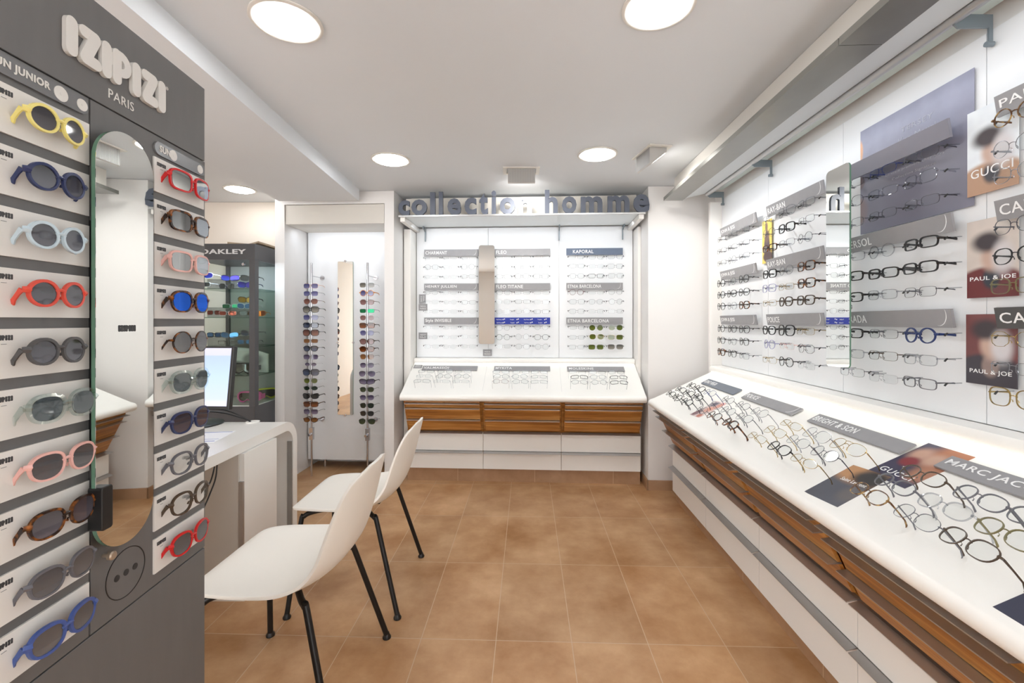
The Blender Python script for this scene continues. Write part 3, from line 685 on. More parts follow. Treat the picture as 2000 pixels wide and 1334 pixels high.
def poster_mat(name, bg, blobs, sx=1, sz=1):
    """flat print: soft blobs (cx, cz, rx, rz, colour, softness) in the card's own 0..1 coordinates"""
    m, N, L, b = new_mat(name); b.inputs['Roughness'].default_value = .35
    t = N.new('ShaderNodeTexCoord'); nz = N.new('ShaderNodeTexNoise'); nz.inputs['Scale'].default_value = 14
    L.new(t.outputs['Object'], nz.inputs['Vector'])
    rgb = N.new('ShaderNodeMix'); rgb.data_type = 'RGBA'; rgb.inputs[6].default_value = srgb(*bg); rgb.inputs[7].default_value = srgb(*[min(255, v*1.15+6) for v in bg])
    L.new(nz.outputs[0], rgb.inputs[0]); cur = rgb.outputs[2]
    for cx, cz, rx_, rz_, col, soft in blobs:
        mp = N.new('ShaderNodeMapping'); mp.vector_type = 'POINT'
        mp.inputs['Location'].default_value = (-cx/rx_, 0, -cz/rz_); mp.inputs['Scale'].default_value = (1/(rx_*sx), 0, 1/(rz_*sz))
        ln = N.new('ShaderNodeVectorMath'); ln.operation = 'LENGTH'
        mr = N.new('ShaderNodeMapRange'); mr.inputs[1].default_value = 1+soft; mr.inputs[2].default_value = 1-soft; mr.interpolation_type = 'SMOOTHSTEP'
        x = N.new('ShaderNodeMix'); x.data_type = 'RGBA'; x.inputs[7].default_value = srgb(*col)
        L.new(t.outputs['Object'], mp.inputs[0]); L.new(mp.outputs[0], ln.inputs[0]); L.new(ln.outputs['Value'], mr.inputs[0])
        L.new(mr.outputs[0], x.inputs[0]); L.new(cur, x.inputs[6]); cur = x.outputs[2]
    L.new(cur, b.inputs['Base Color']); return m
def poster(M, w_, h_, mat, label, cat='poster', texts=(), ink=None):
    o = tag(ob('photo_card' if cat != 'poster' else 'poster', MB().box(0, w_, 0, .0015, 0, h_), mat, M), label, cat)
    for s, x, z, tw, th_, *k in texts: ob('lettering', text_mesh(s, tw, th_, .0006, *(k[0] if k else ())), ink or white_ink, T(x, -.0003, z), o)
    return o
def slope_card(x, y, w_, h_, mat, label, rot=0, texts=()):
    a = math.atan(slope(RD)); yy = y-1.05
    M = FR @ T(x, y, surf(yy, RD)+.0015) @ Matrix.Rotation(-(PI/2-a), 4, 'X') @ Matrix.Rotation(rot, 4, 'Y')
    return poster(M, w_, h_, mat, label, 'card', texts)
A_ = lambda w_, h_: dict(sx=w_, sz=h_)
SERIF = ((0, .0),)
slope_card(-1.437, 1.062, .145, .212, poster_mat('party_photo_print', (44, 40, 66), [(.8, .8, .45, .35, (170, 106, 70), .4), (.25, .72, .2, .16, (190, 150, 130), .6), (.62, .68, .2, .15, (196, 158, 138), .6), (.3, .5, .18, .12, (130, 34, 44), .4), (.85, .35, .25, .2, (176, 120, 92), .5)], .145, .212),
    'party photo card half under the near grey name sign', texts=[('GUCCI', .015, .030, .11, .022)])
slope_card(-1.470, .892, .135, .192, poster_mat('dark_portrait_print', (64, 66, 76), [(.5, 1.0, .9, .42, (186, 136, 90), .25), (.75, .8, .4, .22, (40, 34, 34), .4), (.85, .35, .25, .2, (96, 90, 90), .5)], .135, .192),
    'dark photo card with tan top lying at the counter nose', -.12, [('Saint Laurent', .03, .110, .09, .016)])
slope_card(-2.585, .93, .11, .178, poster_mat('floral_photo_print', (206, 190, 188), [(.2, .2, .25, .2, (120, 84, 92), .4), (.6, .5, .3, .2, (224, 160, 140), .5), (.3, .8, .3, .14, (110, 96, 116), .4), (.8, .8, .2, .2, (226, 150, 130), .4), (.75, .1, .2, .1, (190, 110, 90), .4)], .11, .178),
    'small floral photo card near the far end of the right counter', -.1)
slope_card(-.888, .893, .15, .19, navy, 'navy price card with white numerals at the right picture edge', 0, [('1er', .055, .095, .06, .045), ('2e', .055, .035, .05, .04)])

# posters on the right wall
yw = 1.374
poster(FR @ T(-1.887, yw, 1.628), .468, .424, poster_mat('blue_grey_eyewear_poster', (138, 140, 160), [(0, .22, .09, .12, (214, 138, 44), .3), (0, .5, .05, .06, (120, 60, 30), .3), (0, .8, .03, .1, (224, 170, 130), .3), (.55, .05, .12, .07, (200, 186, 150), .2), (.5, .2, .7, .5, (120, 118, 132), .6)], .468, .424),
    'large blue-grey poster behind glasses on the third bay of right wall',
    texts=[('TERSEY', .20, .335, .13, .018), ('Kea Mauri', .19, .293, .15, .024), ('La vraie premiere chez Krys', .13, .195, .24, .012), ('Collection Signature', .16, .17, .18, .012)], ink=pm('faint_ink', (172, 172, 184), .5, noise=.01))
man = lambda n, bg, top, coat: poster_mat(n, bg, [(.45, .12, .75, .28, coat, .12), (.5, .25, .17, .14, top, .3), (.52, .52, .22, .18, (200, 170, 154), .4), (.42, .72, .30, .13, (70, 62, 66), .45), (.72, .5, .2, .2, (214, 210, 212), .5)], .145, .23)
poster(FR @ T(-1.436, yw-.004, 1.655), .145, .26, man('suit_portrait_print', (212, 218, 228), (70, 70, 76), (186, 150, 124)), 'tall portrait photo poster with pale background, topmost between the bays', texts=[('GUCCI', .012, .052, .12, .026)])
poster(FR @ T(-1.437, yw-.004, 1.342), .146, .235, man('red_jacket_print', (196, 186, 178), (52, 58, 68), (110, 48, 50)), 'portrait poster of person in dark red jacket, middle between the bays', texts=[('PAUL & JOE', .010, .048, .13, .016, (.01,))])
poster(FR @ T(-1.440, yw-.004, 1.080), .146, .212, man('dark_portrait_red_print', (110, 66, 66), (150, 130, 124), (70, 66, 74)), 'dark reddish portrait poster, lowest between the bays', texts=[('PAUL & JOE', .012, .03, .12, .016, (.01,))])
poster(FR @ T(-2.648, yw-.004, 1.605), .10, .245, poster_mat('yellow_dress_print', (218, 192, 96), [(.5, .35, .3, .35, (88, 76, 84), .2), (.5, .62, .22, .16, (120, 96, 90), .4), (.45, .85, .14, .1, (130, 110, 100), .4), (.6, .15, .5, .12, (90, 70, 70), .2)], .10, .245), 'small yellow fashion poster between the two far bays')

# ================================================================== SUNGLASSES NICHE
nc = FB
t = emp('sunglass_rack', nc @ T(-1.47, .23, 0), 'white sunglasses rack panel standing in the lit niche', 'display rack')
def q(name, mb, mat, **k): return ob(name, mb, mat, T(1.47, -.23, 0), t, **k)
q('back_panel', MB().box(-1.862, -1.082, .235, .253, .078, 2.185), panelm)
for x in (-1.74, -1.255): q('foot', MB().tube([(x, .30, 0), (x, .30, .5)], .011, 12), steel, smooth=True)
PX = (-1.7315, -1.262)
for x in PX:
    pp = q('pole', MB().tube([(x, .045, 0.0), (x, .045, 1.75)], .0085, 12), steel, smooth=True)
    for z in (1.645, .43): q('standoff', MB().tube([(x, .045, z), (x, .225, z)], .0035, 8).lathe([(.019, .222), (.019, .234)], (x, 0, z), 16, 'y'), steel, smooth=True)
    q('lock', MB().box(x-.016, x+.016, .030, .060, .30, .40).tube([(x, .035, .345), (x-.005, .008, .345)], .012, 10), steel, bevel=.002)
ysL = [556.9, 571.9, 587.6, 603.3, 619.1, 634.5, 649.3, 665.5, 680.8, 697.2, 711.8, 727.5, 744.3, 758.9, 774.7, 790.7, 805.4, 821.6]
ysR = [555, 571, 589, 606, 620, 635, 650, 667, 682, 697, 714, 730.6, 746, 762, 778, 793.7, 809.5, 825]
spL = 'orf.Q.vio.m gun.Q.vio mar.P.red blk.B.gra gun.Q.vio blk.Q.bgy blk.B.red gun.C.amb blk.P.bgy tor.Q.pur.r rim.O.pur blk.B.bgy rim.P.sgn gun.O.dgn blk.E.blk tor.Q.brn gun.Q.pur tor.O.amb'.split()
spR = 'rim.Q.gra orf.R.vio tor.P.ros.n gun.C.gmi rim.P.ros tor.Q.brn gun.P.vio brn.P.ros tor.P.brn gun.P.amb sil.P.pur gun.A.pur blk.W.pur gun.P.grn gun.P.pur gun.P.dgn gun.P.blk gun.A.grn'.split()
ORD = 'topmost second third fourth fifth sixth seventh eighth ninth tenth eleventh twelfth thirteenth fourteenth fifteenth sixteenth seventeenth lowest'.split()
for s_, (x, ys, sp) in enumerate(((PX[0], ysL, spL), (PX[1], ysR, spR))):
    for i, (py, g_) in enumerate(zip(ys, sp)):
        z = 1.27+(628-py)*(3.60 if s_ == 0 else 3.57)/870
        sc = 1.0 if g_[:5] not in ('rim.O',) else .85
        glasses(nc @ T(x, .026, z-.004) @ Matrix.Rotation(R_.uniform(-.05, .05), 4, 'Z'), g_, f'{ORD[i]} on the {("left", "right")[s_]} pole of niche rack', f'sunglasses on the {("left", "right")[s_]} pole', L=.11, scale=sc*.98)
t = emp('niche_mirror', nc @ T(-1.527, .228, .469), 'narrow frameless mirror between the two poles in the niche', 'mirror')
ob('mirror_pane', MB().prism(pts_round(-.0665, .0665, 0, 1.317, .008), -.0045, -.003, 'y'), mirror, FW, t)
ob('glass_edge', MB().prism(pts_round(-.0668, .0668, -.0003, 1.3173, .008), -.0029, .006, 'y'), glassedge, FW, t)
for x, z in ((0, 1.32), (0, -.004), (-.068, .62), (.068, .62)): ob('clip', MB().lathe([(.008, -.012), (.009, -.006), (.009, .004)], (x, 0, z), 14, 'y'), steel, FW, t, smooth=True)

# ================================================================== LEFT BRANDED DISPLAY STAND
DT = emp('display_stand', FD @ T(.80, 0, 0), 'tall anthracite sunglasses display stand with white letters at left edge', 'display stand')
def dp(name, mb, mat, **k): return ob(name, mb, mat, T(-.80, 0, 0), DT, **k)
X0, X1 = .572, 1.051
dp('base', MB().box(X0, X1, 0, .28, 0, .7375), dgrey, bevel=.001)
dp('header', MB().box(X0, X1, 0, .28, 1.648, 1.818), dgrey, bevel=.001)
dp('column', MB().box(X0, .7495, 0, .28, .7405, 1.645), dgrey)
dp('column', MB().box(.753, X1, 0, .28, .7405, 1.645), dgrey)
dp('inner_core', MB().box(X0+.004, X1-.004, .004, .276, .05, 1.80), blackp)
def izi(mb, boxes, z0, z1, y0, y1):
    """rounded fat letters I Z I P I Z I; boxes = x ranges"""
    H_ = z1-z0; cnt = [0]
    def caps(pts, r):
        for a, b in zip(pts, pts[1:]):
            dx, dz = b[0]-a[0], b[1]-a[1]; ang = math.atan2(dz, dx); P = []
            for k in range(9): t_ = ang+PI/2+PI*k/8; P.append((a[0]+r*math.cos(t_), a[1]+r*math.sin(t_)))
            for k in range(9): t_ = ang-PI/2+PI*k/8; P.append((b[0]+r*math.cos(t_), b[1]+r*math.sin(t_)))
            cnt[0] += 1; mb.prism(P, y0-.00012*(y1-y0)/.0065*(cnt[0] % 5)*2, y1, 'y')
    for ch, (a, b) in zip('IZIPIZI', boxes):
        w_ = b-a
        if ch == 'I': caps([((a+b)/2, z0+w_/2), ((a+b)/2, z1-w_/2)], w_/2)
        elif ch == 'Z':
            r = H_*.155; caps([(a+r, z1-r), (b-r*1.15, z1-r*1.05), (a+r*1.15, z0+r*1.05), (b-r, z0+r)], r)
            caps([(b-r*1.5, z1-r*1.7), (a+r*1.5, z0+r*1.7)], r)
        else:
            r = H_*.15; caps([(a+r, z0+r), (a+r, z1-r)], r)
            R2 = H_*.36; cx, cz = b-R2, z1-R2; P = []
            n = 18; k0 = len(mb.v)
            for k in range(n):
                t_ = 2*PI*k/n
                for rr in (R2, R2*.33):
                    for y in (y0, y1): mb.v.append((cx+rr*math.cos(t_), y, cz+rr*math.sin(t_)))
            for k in range(n):
                j = (k+1) % n; A, B = k0+4*k, k0+4*j
                mb.f += [(A, B, B+2, A+2), (A+1, A+3, B+3, B+1), (A, A+1, B+1, B), (A+2, B+2, B+3, A+3)]
    return mb
yq = lambda px, off=.6799: off/(((1000-px)/870)-.0425)*1.0009
LB = [(397, 470), (475, 612), (615, 675), (680, 795), (800, 852), (855, 955), (958, 1002)]
LB = [(yq(a/3.102, .6735), yq(b/3.102, .6735)) for a, b in LB]
for i, (ch, bb) in enumerate(zip('IZIPIZI', LB)):
    mbx = MB()
    ids = 'IZIPIZI'
    # one letter at a time
    def one(mb, ch, bb):
        H0, H1 = 1.694, 1.757
        save = ch
        return izi_one(mb, ch, bb, H0+.001, H1+.001, -.007, -.0005)
    def izi_one(mb, ch, bb, z0, z1, y0, y1):
        dummy = [(0, 0)]*7
        k = 'IZIPIZI'.index(ch)
        tmp = MB(); izi(tmp, [bb if n_ == k else (9e3, 9e3+.01) for n_ in range(7)], z0, z1, y0, y1)
        keep = [n_ for n_, v in enumerate(tmp.v) if v[0] < 1e3]; mp_ = {o_: n_ for n_, o_ in enumerate(keep)}
        mb.v = [tmp.v[n_] for n_ in keep]; mb.f = [tuple(mp_[v] for v in f) for f in tmp.f if all(v in mp_ for v in f)]
        return mb
    dp('letter', one(mbx, ch, bb), whiteletter, smooth=False)
xa, xb = yq(655/3.102), yq(808/3.102)
ob('lettering', text_mesh('PARIS', xb-xa, .0165, .0008), whiteletter, T(xa-.80, -.0003, 1.666), DT)
ob('registered_mark', text_mesh('®', .007, .007, .0006), whiteletter, T(yq(1000/3.1)+.001-.80, -.0003, 1.752), DT)
logo_cache = None
def small_logo(M, parent, s=1, mat=dark_ink):
    global logo_cache
    if logo_cache is None:
        xs = [(0, .0024), (.003, .0066), (.0072, .0096), (.0102, .0138), (.0144, .0168), (.0174, .021), (.0216, .024)]
        logo_cache = izi(MB(), xs, 0, .0075, -.0004, .0002).mesh('logo'); logo_cache.materials.append(mat)
    o = bpy.data.objects.new('lettering', logo_cache); COL.objects.link(o); o.parent = parent
    o.matrix_local = M @ Matrix.Diagonal((s, 1, s, 1)); return o
RC = (.890, 1.043); LCx = (.5965, .7468)
for ci, (a, b) in enumerate((LCx, RC)):
    for k in range(10):
        zt = 1.6005-.0852*k
        c_ = dp('backing_card', MB().box(a, b, -.0035, -.0002, zt-.069, zt), card)
        small_logo(T(a+.007, -.0036, zt-.016), c_)
        ob('fine_print', MB().box(a+.016, a+.023, -.0040, -.0034, zt-.0215, zt-.0207), pm('mid_ink', (140, 140, 140), .5, noise=.02), FW, c_)
jcol = 'yel.R.gry nav.R.gry.c pbl.R.gry cor.R.gry dgr.R.gry crt.P.teal pnk.P.lgy tor.P.lil gry.P.lgy mbl.P.lgy'.split()
rcol = 'red.Q.smi tor.Q.smi pnk.Q.smi tor.P.bmi tor.R.lgy.n crt.P.teal nav.P.lil gry.P brn.P red.P.lgy'.split()
for ci, (sp, xc) in enumerate(((jcol, .673), (rcol, .972))):
    for k, g_ in enumerate(sp):
        zc = 1.6005-.0852*k-.034
        if len(g_.split('.')) == 2: g_ += '.-'
        jun = ci == 0 and k < 5
        if ci == 0 and k >= 5: xc = .684
        glasses(FD @ T(xc, -.026, zc), g_, f'{ORD[k] if k < 9 else "lowest"} in the {("left", "right")[ci]} column of grey stand',
                f'sunglasses in the {("left", "right")[ci]} column of the grey stand', L=.034, scale=.96 if ci else (.74 if jun else .86), fold=.9)
        mh = MB().tube([(xc, -.026, zc+.006), (xc, -.002, zc+.002)], .0032, 8).tube([(xc-.010, -.018, zc+.002), (xc+.010, -.018, zc+.002)], .002, 6)
        dp('nose_holder', mh, acryl, smooth=True)
# plaques
def plaque(x0, x1, z0, z1, txt, tw, circ):
    o = dp('category_plaque', MB().prism(pts_round(x0, x1, z0, z1, (z1-z0)/2-.0001), -.004, -.0003, 'y'), pm('plaque_grey', (112, 113, 115), .25, noise=.02))
    if txt: ob('lettering', text_mesh(txt, tw, (z1-z0)*.52, .0006, .035), whiteletter, T(x0+.012, -.0043, z0+(z1-z0)*.25), o)
    for cx, r in circ:
        ob('sun_mark', MB().lathe([(r, -.0048), (r, -.0038)], (cx, 0, (z0+z1)/2), 22, 'y').lathe([(r*.2, -.0052), (r*.2, -.0047)], (cx, 0, (z0+z1)/2), 8, 'y'), whiteletter, FW, o)
plaque(.585, .7455, 1.612, 1.640, 'SUN JUNIOR', .083, ((.697, .0115), (.733, .0095)))
plaque(.891, 1.043, 1.6075, 1.634, 'SUN', .03, ((.942, .011), (1.028, .0095)))
# stand mirror (capsule)
t = emp('stand_mirror', FD @ T(.799, -.022, 1.24), 'tall pill-shaped mirror hinged on the grey display stand', 'mirror')
P = pts_round(-.0625, .0625, -.366, .366, .0624, 14)
ob('mirror_pane', MB().prism(P, -.0008, 0, 'y'), mirror, FW, t)
ob('glass_edge', MB().prism(P, .0002, .0065, 'y'), glassedge, FW, t)
ob('hinge', MB().box(-.05, .02, .007, .021, -.2, .2), blackp, FW, t)
small_logo(T(-.018, -.0011, .012), t, 1.55)
ob('grip', MB().prism(pts_round(-.064, -.042, -.318, -.245, .005), -.012, .012, 'y'), blackp, FW, t, bevel=.002)
# button logo and knob
cxl, czl = .826, .8055
ring = MB(); n = 40; k0 = 0
for k in range(n):
    a = 2*PI*k/n
    for rr in (.0445, .0432): 
        for y in (-.0008, .0004): ring.v.append((cxl+rr*math.cos(a), y, czl+rr*math.sin(a)))
for k in range(n):
    j = (k+1) % n; A, B = 4*k, 4*j; ring.f += [(A, B, B+2, A+2), (A+1, A+3, B+3, B+1), (A, A+1, B+1, B), (A+2, B+2, B+3, A+3)]
dp('button_ring', ring, blackp)
for s in (-1, 0, 1): dp('button_hole', MB().lathe([(.0058, -.0008), (.0058, .0004)], (cxl+s*.0205, 0, czl), 18, 'y'), pm('hole_grey', (48, 47, 47), .6, noise=.05))
dp('knob', MB().lathe([(.003, 0), (.003, -.010), (.0075, -.011), (.0078, -.017), (.006, -.019), (.002, -.0195)], (.777, 0, .862), 20, 'y'), pm('knob_champagne', (176, 160, 142), .3, .6, noise=.04), smooth=True)

# ================================================================== GLASS CABINET (left, background)
OX0, OX1, OY0, OY1 = -2.385, -1.905, 3.30, 3.74
OC = emp('glass_cabinet', T(-2.145, 3.52, 0), 'charcoal glass display cabinet with lettered header behind the desk', 'glass cabinet')
def oc(name, mb, mat, **k): return ob(name, mb, mat, T(2.145, -3.52, 0), OC, **k)
oc('base', MB().box(OX0, OX1, OY0, OY1, 0, .64), oak_fr, bevel=.002)
hd = oc('header', MB().box(OX0, OX1, OY0, OY1, 1.729, 1.847), oak_fr, bevel=.002)
for x, y in ((OX0, OY0), (OX1-.042, OY0), (OX0, OY1-.03), (OX1-.03, OY1-.03)):
    wx = .042 if y == OY0 else .03
    oc('upright', MB().box(x, x+wx, y, y+.05 if y == OY0 else y+.03, .64, 1.729), oak_fr)
oc('back_board', MB().box(OX0+.01, OX1-.03, OY1-.012, OY1-.004, .64, 1.729), pm('cabinet_back_grey', (168, 166, 160), .5, noise=.06, nscale=6))
for z in (1.513, 1.297, 1.075, .861): oc('glass_shelf', MB().box(OX0+.012, OX1-.012, OY0+.03, OY1-.02, z, z+.006), clear_mat('shelf_glass', (196, 214, 206), .10))
oc('floor_board', MB().box(OX0+.01, OX1-.01, OY0+.01, OY1-.01, .64, .646), lam)
dr = oc('glass_door', MB().box(OX0+.042, OX1-.044, OY0+.006, OY0+.011, .645, 1.727), glass)
oc('lock', MB().lathe([(.010, OY0+.002), (.012, OY0+.012)], (-1.995, 0, 1.695), 14, 'y'), steel, smooth=True)
oc('side_glass', MB().box(OX1-.009, OX1-.004, OY0+.052, OY1-.032, .645, 1.727), glass)
ob('lettering', text_mesh('OAKLEY', .345, .036, .003, .03), pm('header_letter_grey', (206, 206, 206), .4, noise=.02), T(-2.315+2.145, OY0-.0005-3.52, 1.770), OC)
SPW = [('topmost shelf', 1.519, [('wht.W.vmi.n', -2.335, .06, .10), ('wht.C.gry.n', -2.335, .035, .03), ('blk.W.vmi', -2.165, .10, .085), ('gun.P.blk', -2.18, .08, .02), ('blk.W.blk', -2.02, .10, .085), ('blu.W.vmi', -2.02, .06, .03)]),
       ('second shelf', 1.303, [('wht.C.gmi.n', -2.17, .12, .085), ('blk.W.gmo', -2.04, .10, .135), ('wht.W.imi.n', -2.03, .06, .085), ('clr.C.rmi', -2.29, .10, .035), ('wht.C.rmi.n', -2.16, .06, .03), ('brn.C', -2.06, .03, .03), ('orf.W.omi', -1.995, .16, .03)]),
       ('third shelf', 1.081, [('blk.C.imi', -2.30, .12, .085), ('gry.W.imi', -2.17, .10, .085), ('gry.W.bgy', -2.02, .10, .10), ('clr.C', -2.17, .06, .03), ('gry.C.imi', -2.02, .05, .035)])]
for sn, z, lst in SPW:
    for i, (g_, x, dy, dz) in enumerate(lst):
        glasses(T(x, OY0+.02+dy, z+dz) @ Matrix.Rotation(R_.uniform(-.15, .25), 4, 'Z'), g_, f'{("first", "second", "third", "fourth", "fifth", "sixth", "seventh")[i]} from left on {sn} of glass cabinet', 'sport glasses in the glass cabinet', L=.11)
    # clear risers carrying the upper row
    mb = MB(); mb.box(-2.34, -1.965, OY0+.12, OY0+.124, z, z+.075).box(-2.34, -1.965, OY0+.12, OY0+.155, z+.072, z+.075)
    tag(ob('acrylic_riser', mb, acryl), f'clear acrylic riser on the {sn} of the glass cabinet', 'riser')
# curved white photo display riser with dark goggles, coloured goggles
mb = MB(); P = [(-2.36+.43*k/12, .873+.20-.06*(k/12)**3) for k in range(13)]
mb.prism([(-2.36, .869)]+P[::1]+[(-1.93, .869)], OY0+.22, OY0+.235, 'y')
tag(ob('curved_display_board', mb, poster_mat('mountain_print', (206, 204, 198), [(-2.05, .97, .08, .05, (150, 148, 144), .3), (-2.2, .93, .1, .03, (120, 118, 114), .4), (-2.1, 1.06, .2, .02, (238, 238, 236), .3)])), 'pale curved display board on the fourth shelf of glass cabinet', 'display board')
def goggle(M, colr, label):
    t = emp('ski_goggles', M, label, 'goggles', 'ski goggles in the glass cabinet')
    P = [];  Q = []
    for k in range(36):
        a = 2*PI*k/36; c, s = math.cos(a), math.sin(a)
        x = .088*math.copysign(abs(c)**.6, c); z = .043*math.copysign(abs(s)**.7, s)
        if s < 0: z += .022*math.exp(-(x/.018)**2)
        P.append((x, z)); Q.append((x*.84, z*.76))
    mb = MB(); k = 36; cv = lambda x: .03*(x/.088)**2
    for i in range(k):
        for (x, z), y in ((P[i], -.01), (Q[i], -.012), (Q[i], .01), (P[i], .02)): mb.v.append((x, y+cv(x), z))
    for i in range(k):
        j = (i+1) % k
        for q_ in range(4): r = (q_+1) % 4; mb.f.append((4*i+q_, 4*i+r, 4*j+r, 4*j+q_))
    ob('goggle_frame', mb, colr, FW, t, smooth=True)
    lb = MB(); n_ = 14
    for i in range(n_+1):
        x = -.074+.148*i/n_; hh = .032*(1-(abs(x)/.078)**4)**.5; lo = -hh+.02*math.exp(-(x/.018)**2)
        lb.v += [(x, -.008+cv(x), lo), (x, -.008+cv(x), hh), (x, -.0065+cv(x), hh), (x, -.0065+cv(x), lo)]
    for i in range(n_):
        for q_ in range(4): r = (q_+1) % 4; lb.f.append((4*i+q_, 4*i+r, 4*i+4+r, 4*i+4+q_))
    lb.f += [(0, 1, 2, 3), (4*n_, 4*n_+3, 4*n_+2, 4*n_+1)]
    ob('goggle_lens', lb, clear_mat('goggle_lens', (196, 190, 186), .12), FW, t)
    st = MB()
    for s in (-1, 1): st.prism([(s*.086, .026), (s*.094, .022), (s*.094, .075), (s*.090, .075)], -.018, .018, 'z')
    ob('strap', st, colr, FW, t)
    return t
goggle(T(-2.035, OY0+.13, .69), pm('goggle_pink', (226, 92, 158), .35, noise=.04), 'pink goggles at the bottom of the glass cabinet')
goggle(T(-1.985, OY0+.30, .69) @ Matrix.Rotation(.7, 4, 'Z'), pm('goggle_yellow', (226, 220, 44), .35, noise=.04), 'yellow goggles at the bottom of the glass cabinet')
goggle(T(-2.06, OY0+.12, .911) @ Matrix.Rotation(.1, 4, 'Z'), pm('goggle_black', (34, 34, 36), .35, noise=.04), 'black goggles on the fourth shelf of the glass cabinet')
mb = MB().prism([(-2.16, 1.85), (-2.0, 1.848), (-1.925, 1.866), (-1.925, 1.880), (-2.0, 1.860), (-2.16, 1.875)], 3.38, 3.66, 'y')
tag(ob('cardboard_sheet', mb, pm('cardboard', (176, 154, 128), .7, noise=.06)), 'folded tan cardboard sheet on top of the glass cabinet', 'cardboard')

# ================================================================== DESK
DK = emp('reception_desk', T(-1.6, 1.9, 0), 'white waterfall desk with rounded corner in front of the glass cabinet', 'desk')
def dk(name, mb, mat, **k): return ob(name, mb, mat, T(1.6, -1.9, 0), DK, **k)
xl, xr_ = -2.02, -1.23; yf, zt, th, R1 = 2.55, .72, .048, .125
P = [(1.12, zt)]
for k in range(11): a = PI/2-PI/2*k/10; P.append((yf-R1+R1*math.cos(a), zt-R1+R1*math.sin(a)))
P += [(yf, 0), (yf-th, 0)]
for k in range(11): a = PI/2*k/10; P.append((yf-R1+(R1-th)*math.cos(a), zt-R1+(R1-th)*math.sin(a)))
P += [(1.12, zt-th)]
dk('waterfall_top', MB().prism(P, xl, xr_), lam, smooth=True)
dk('near_support', MB().box(xl, xr_, 1.12, 1.165, 0, zt-th-.001), lam)
dk('edge_trim', MB().box(xr_-.030, xr_-.002, yf-th-.007, yf-th-.001, 0.02, .60), alud)
pd = dk('pedestal', MB().box(-1.75, -1.215, 2.022, 2.30, .0, zt-th-.002), lam)
ob('front_panel', MB().box(-1.745, -1.236, 2.012, 2.0215, .075, zt-th-.004), chipb, T(1.6-1.6, 0, 0), pd)
ob('edge_trim', MB().box(-1.235, -1.2145, 2.010, 2.0215, .16, .545), alud, FW, pd)
dk('grommet', MB().lathe([(.035, zt), (.035, zt+.003), (.03, zt+.0035)], (-1.42, 2.44, 0), 24), corian, smooth=True)
# paper
pa = MB().box(0, .30, 0, .21, 0, .0008)
o = tag(ob('printed_sheet', pa, pm('paper', (240, 241, 244), .6, noise=.01), T(-1.65, 1.98, zt+.0003) @ Matrix.Rotation(.15, 4, 'Z')), 'printed paper sheet with blue bars on the desk', 'paper')
for y, h_ in ((.195, .006), (.02, .008), (.06, .004)): ob('blue_bar', MB().box(.01, .29, y, y+h_, .0008, .0011), pm('blue_ink', (70, 84, 176), .5, noise=.05), FW, o)
ob('blue_bar', MB().lathe([(.03, .0008), (.03, .0011)], (.17, .12, 0), 20), pm('blue_ink', (70, 84, 176), .5), FW, o)
# monitor
MT = emp('computer_monitor', T(-1.745, 2.36, zt) @ Matrix.Rotation(-.06, 4, 'Z'), 'thin black computer monitor with pale blue screen on the desk', 'monitor')
rx_m = Matrix.Translation((0, 0, .085)) @ Matrix.Rotation(-.13, 4, 'X')
ob('housing', MB().box(-.255, .255, 0, .028, 0, .335), blackp, rx_m, MT, bevel=.003)
sm_, N_, L_, b_ = new_mat('screen_light'); b_.inputs['Base Color'].default_value = (.1, .12, .16, 1); b_.inputs['Roughness'].default_value = .3
tcx = N_.new('ShaderNodeTexCoord'); sx_ = N_.new('ShaderNodeSeparateXYZ'); cr = N_.new('ShaderNodeValToRGB')
L_.new(tcx.outputs['Generated'], sx_.inputs[0]); L_.new(sx_.outputs[2], cr.inputs[0]); L_.new(cr.outputs[0], b_.inputs['Emission Color'])
e = cr.color_ramp.elements; e[0].color = srgb(190, 186, 214); e[1].color = srgb(178, 174, 200); e[0].position = .06
for p_, c_ in ((.12, (168, 178, 210)), (.5, (156, 176, 210)), (.86, (146, 162, 196)), (.88, (176, 174, 200))): k = e.new(p_); k.color = srgb(*c_)
b_.inputs['Emission Strength'].default_value = .85
ob('screen', MB().box(-.243, .240, -.0008, .001, .018, .325), sm_, rx_m, MT)
ob('stand', MB().box(-.03, .03, .03, .055, .01, .25).box(-.02, .02, .022, .04, .1, .2), blackp, FW, MT)
ob('foot', MB().lathe([(.135, 0), (.135, .006), (.11, .012), (.03, .016)], (0.05, .02, 0), 32) , blackp, FW, MT, smooth=True)
def cable(pts, r, mat, label, name='cable'):
    # smooth through points
    P = [Vector(p) for p in pts]; out = []
    for i in range(len(P)-1):
        p0, p1, p2, p3 = P[max(i-1, 0)], P[i], P[i+1], P[min(i+2, len(P)-1)]
        for k in range(6):
            t_ = k/6; out.append(.5*((2*p1)+(-p0+p2)*t_+(2*p0-5*p1+4*p2-p3)*t_*t_+(-p0+3*p1-3*p2+p3)*t_**3))
    out.append(P[-1])
    return tag(ob(name, MB().tube(out, r, 8), mat, smooth=True), label, 'cable')
cable([(-1.66, 2.40, .80), (-1.56, 2.42, .79), (-1.47, 2.42, .755), (-1.425, 2.43, .722)], .004, blackp, 'upper black cable from the monitor into the desk grommet')
cable([(-1.68, 2.41, .785), (-1.58, 2.44, .77), (-1.49, 2.45, .74), (-1.44, 2.455, .722)], .0035, blackp, 'lower black cable from the monitor into the desk grommet')
cable([(-1.235, 1.85, .668), (-1.24, 1.82, .60), (-1.27, 1.76, .55), (-1.40, 1.70, .50), (-1.5, 1.68, .55), (-1.52, 1.68, .66)], .003, blackp, 'thin black cable looping below the desk edge, left strand')
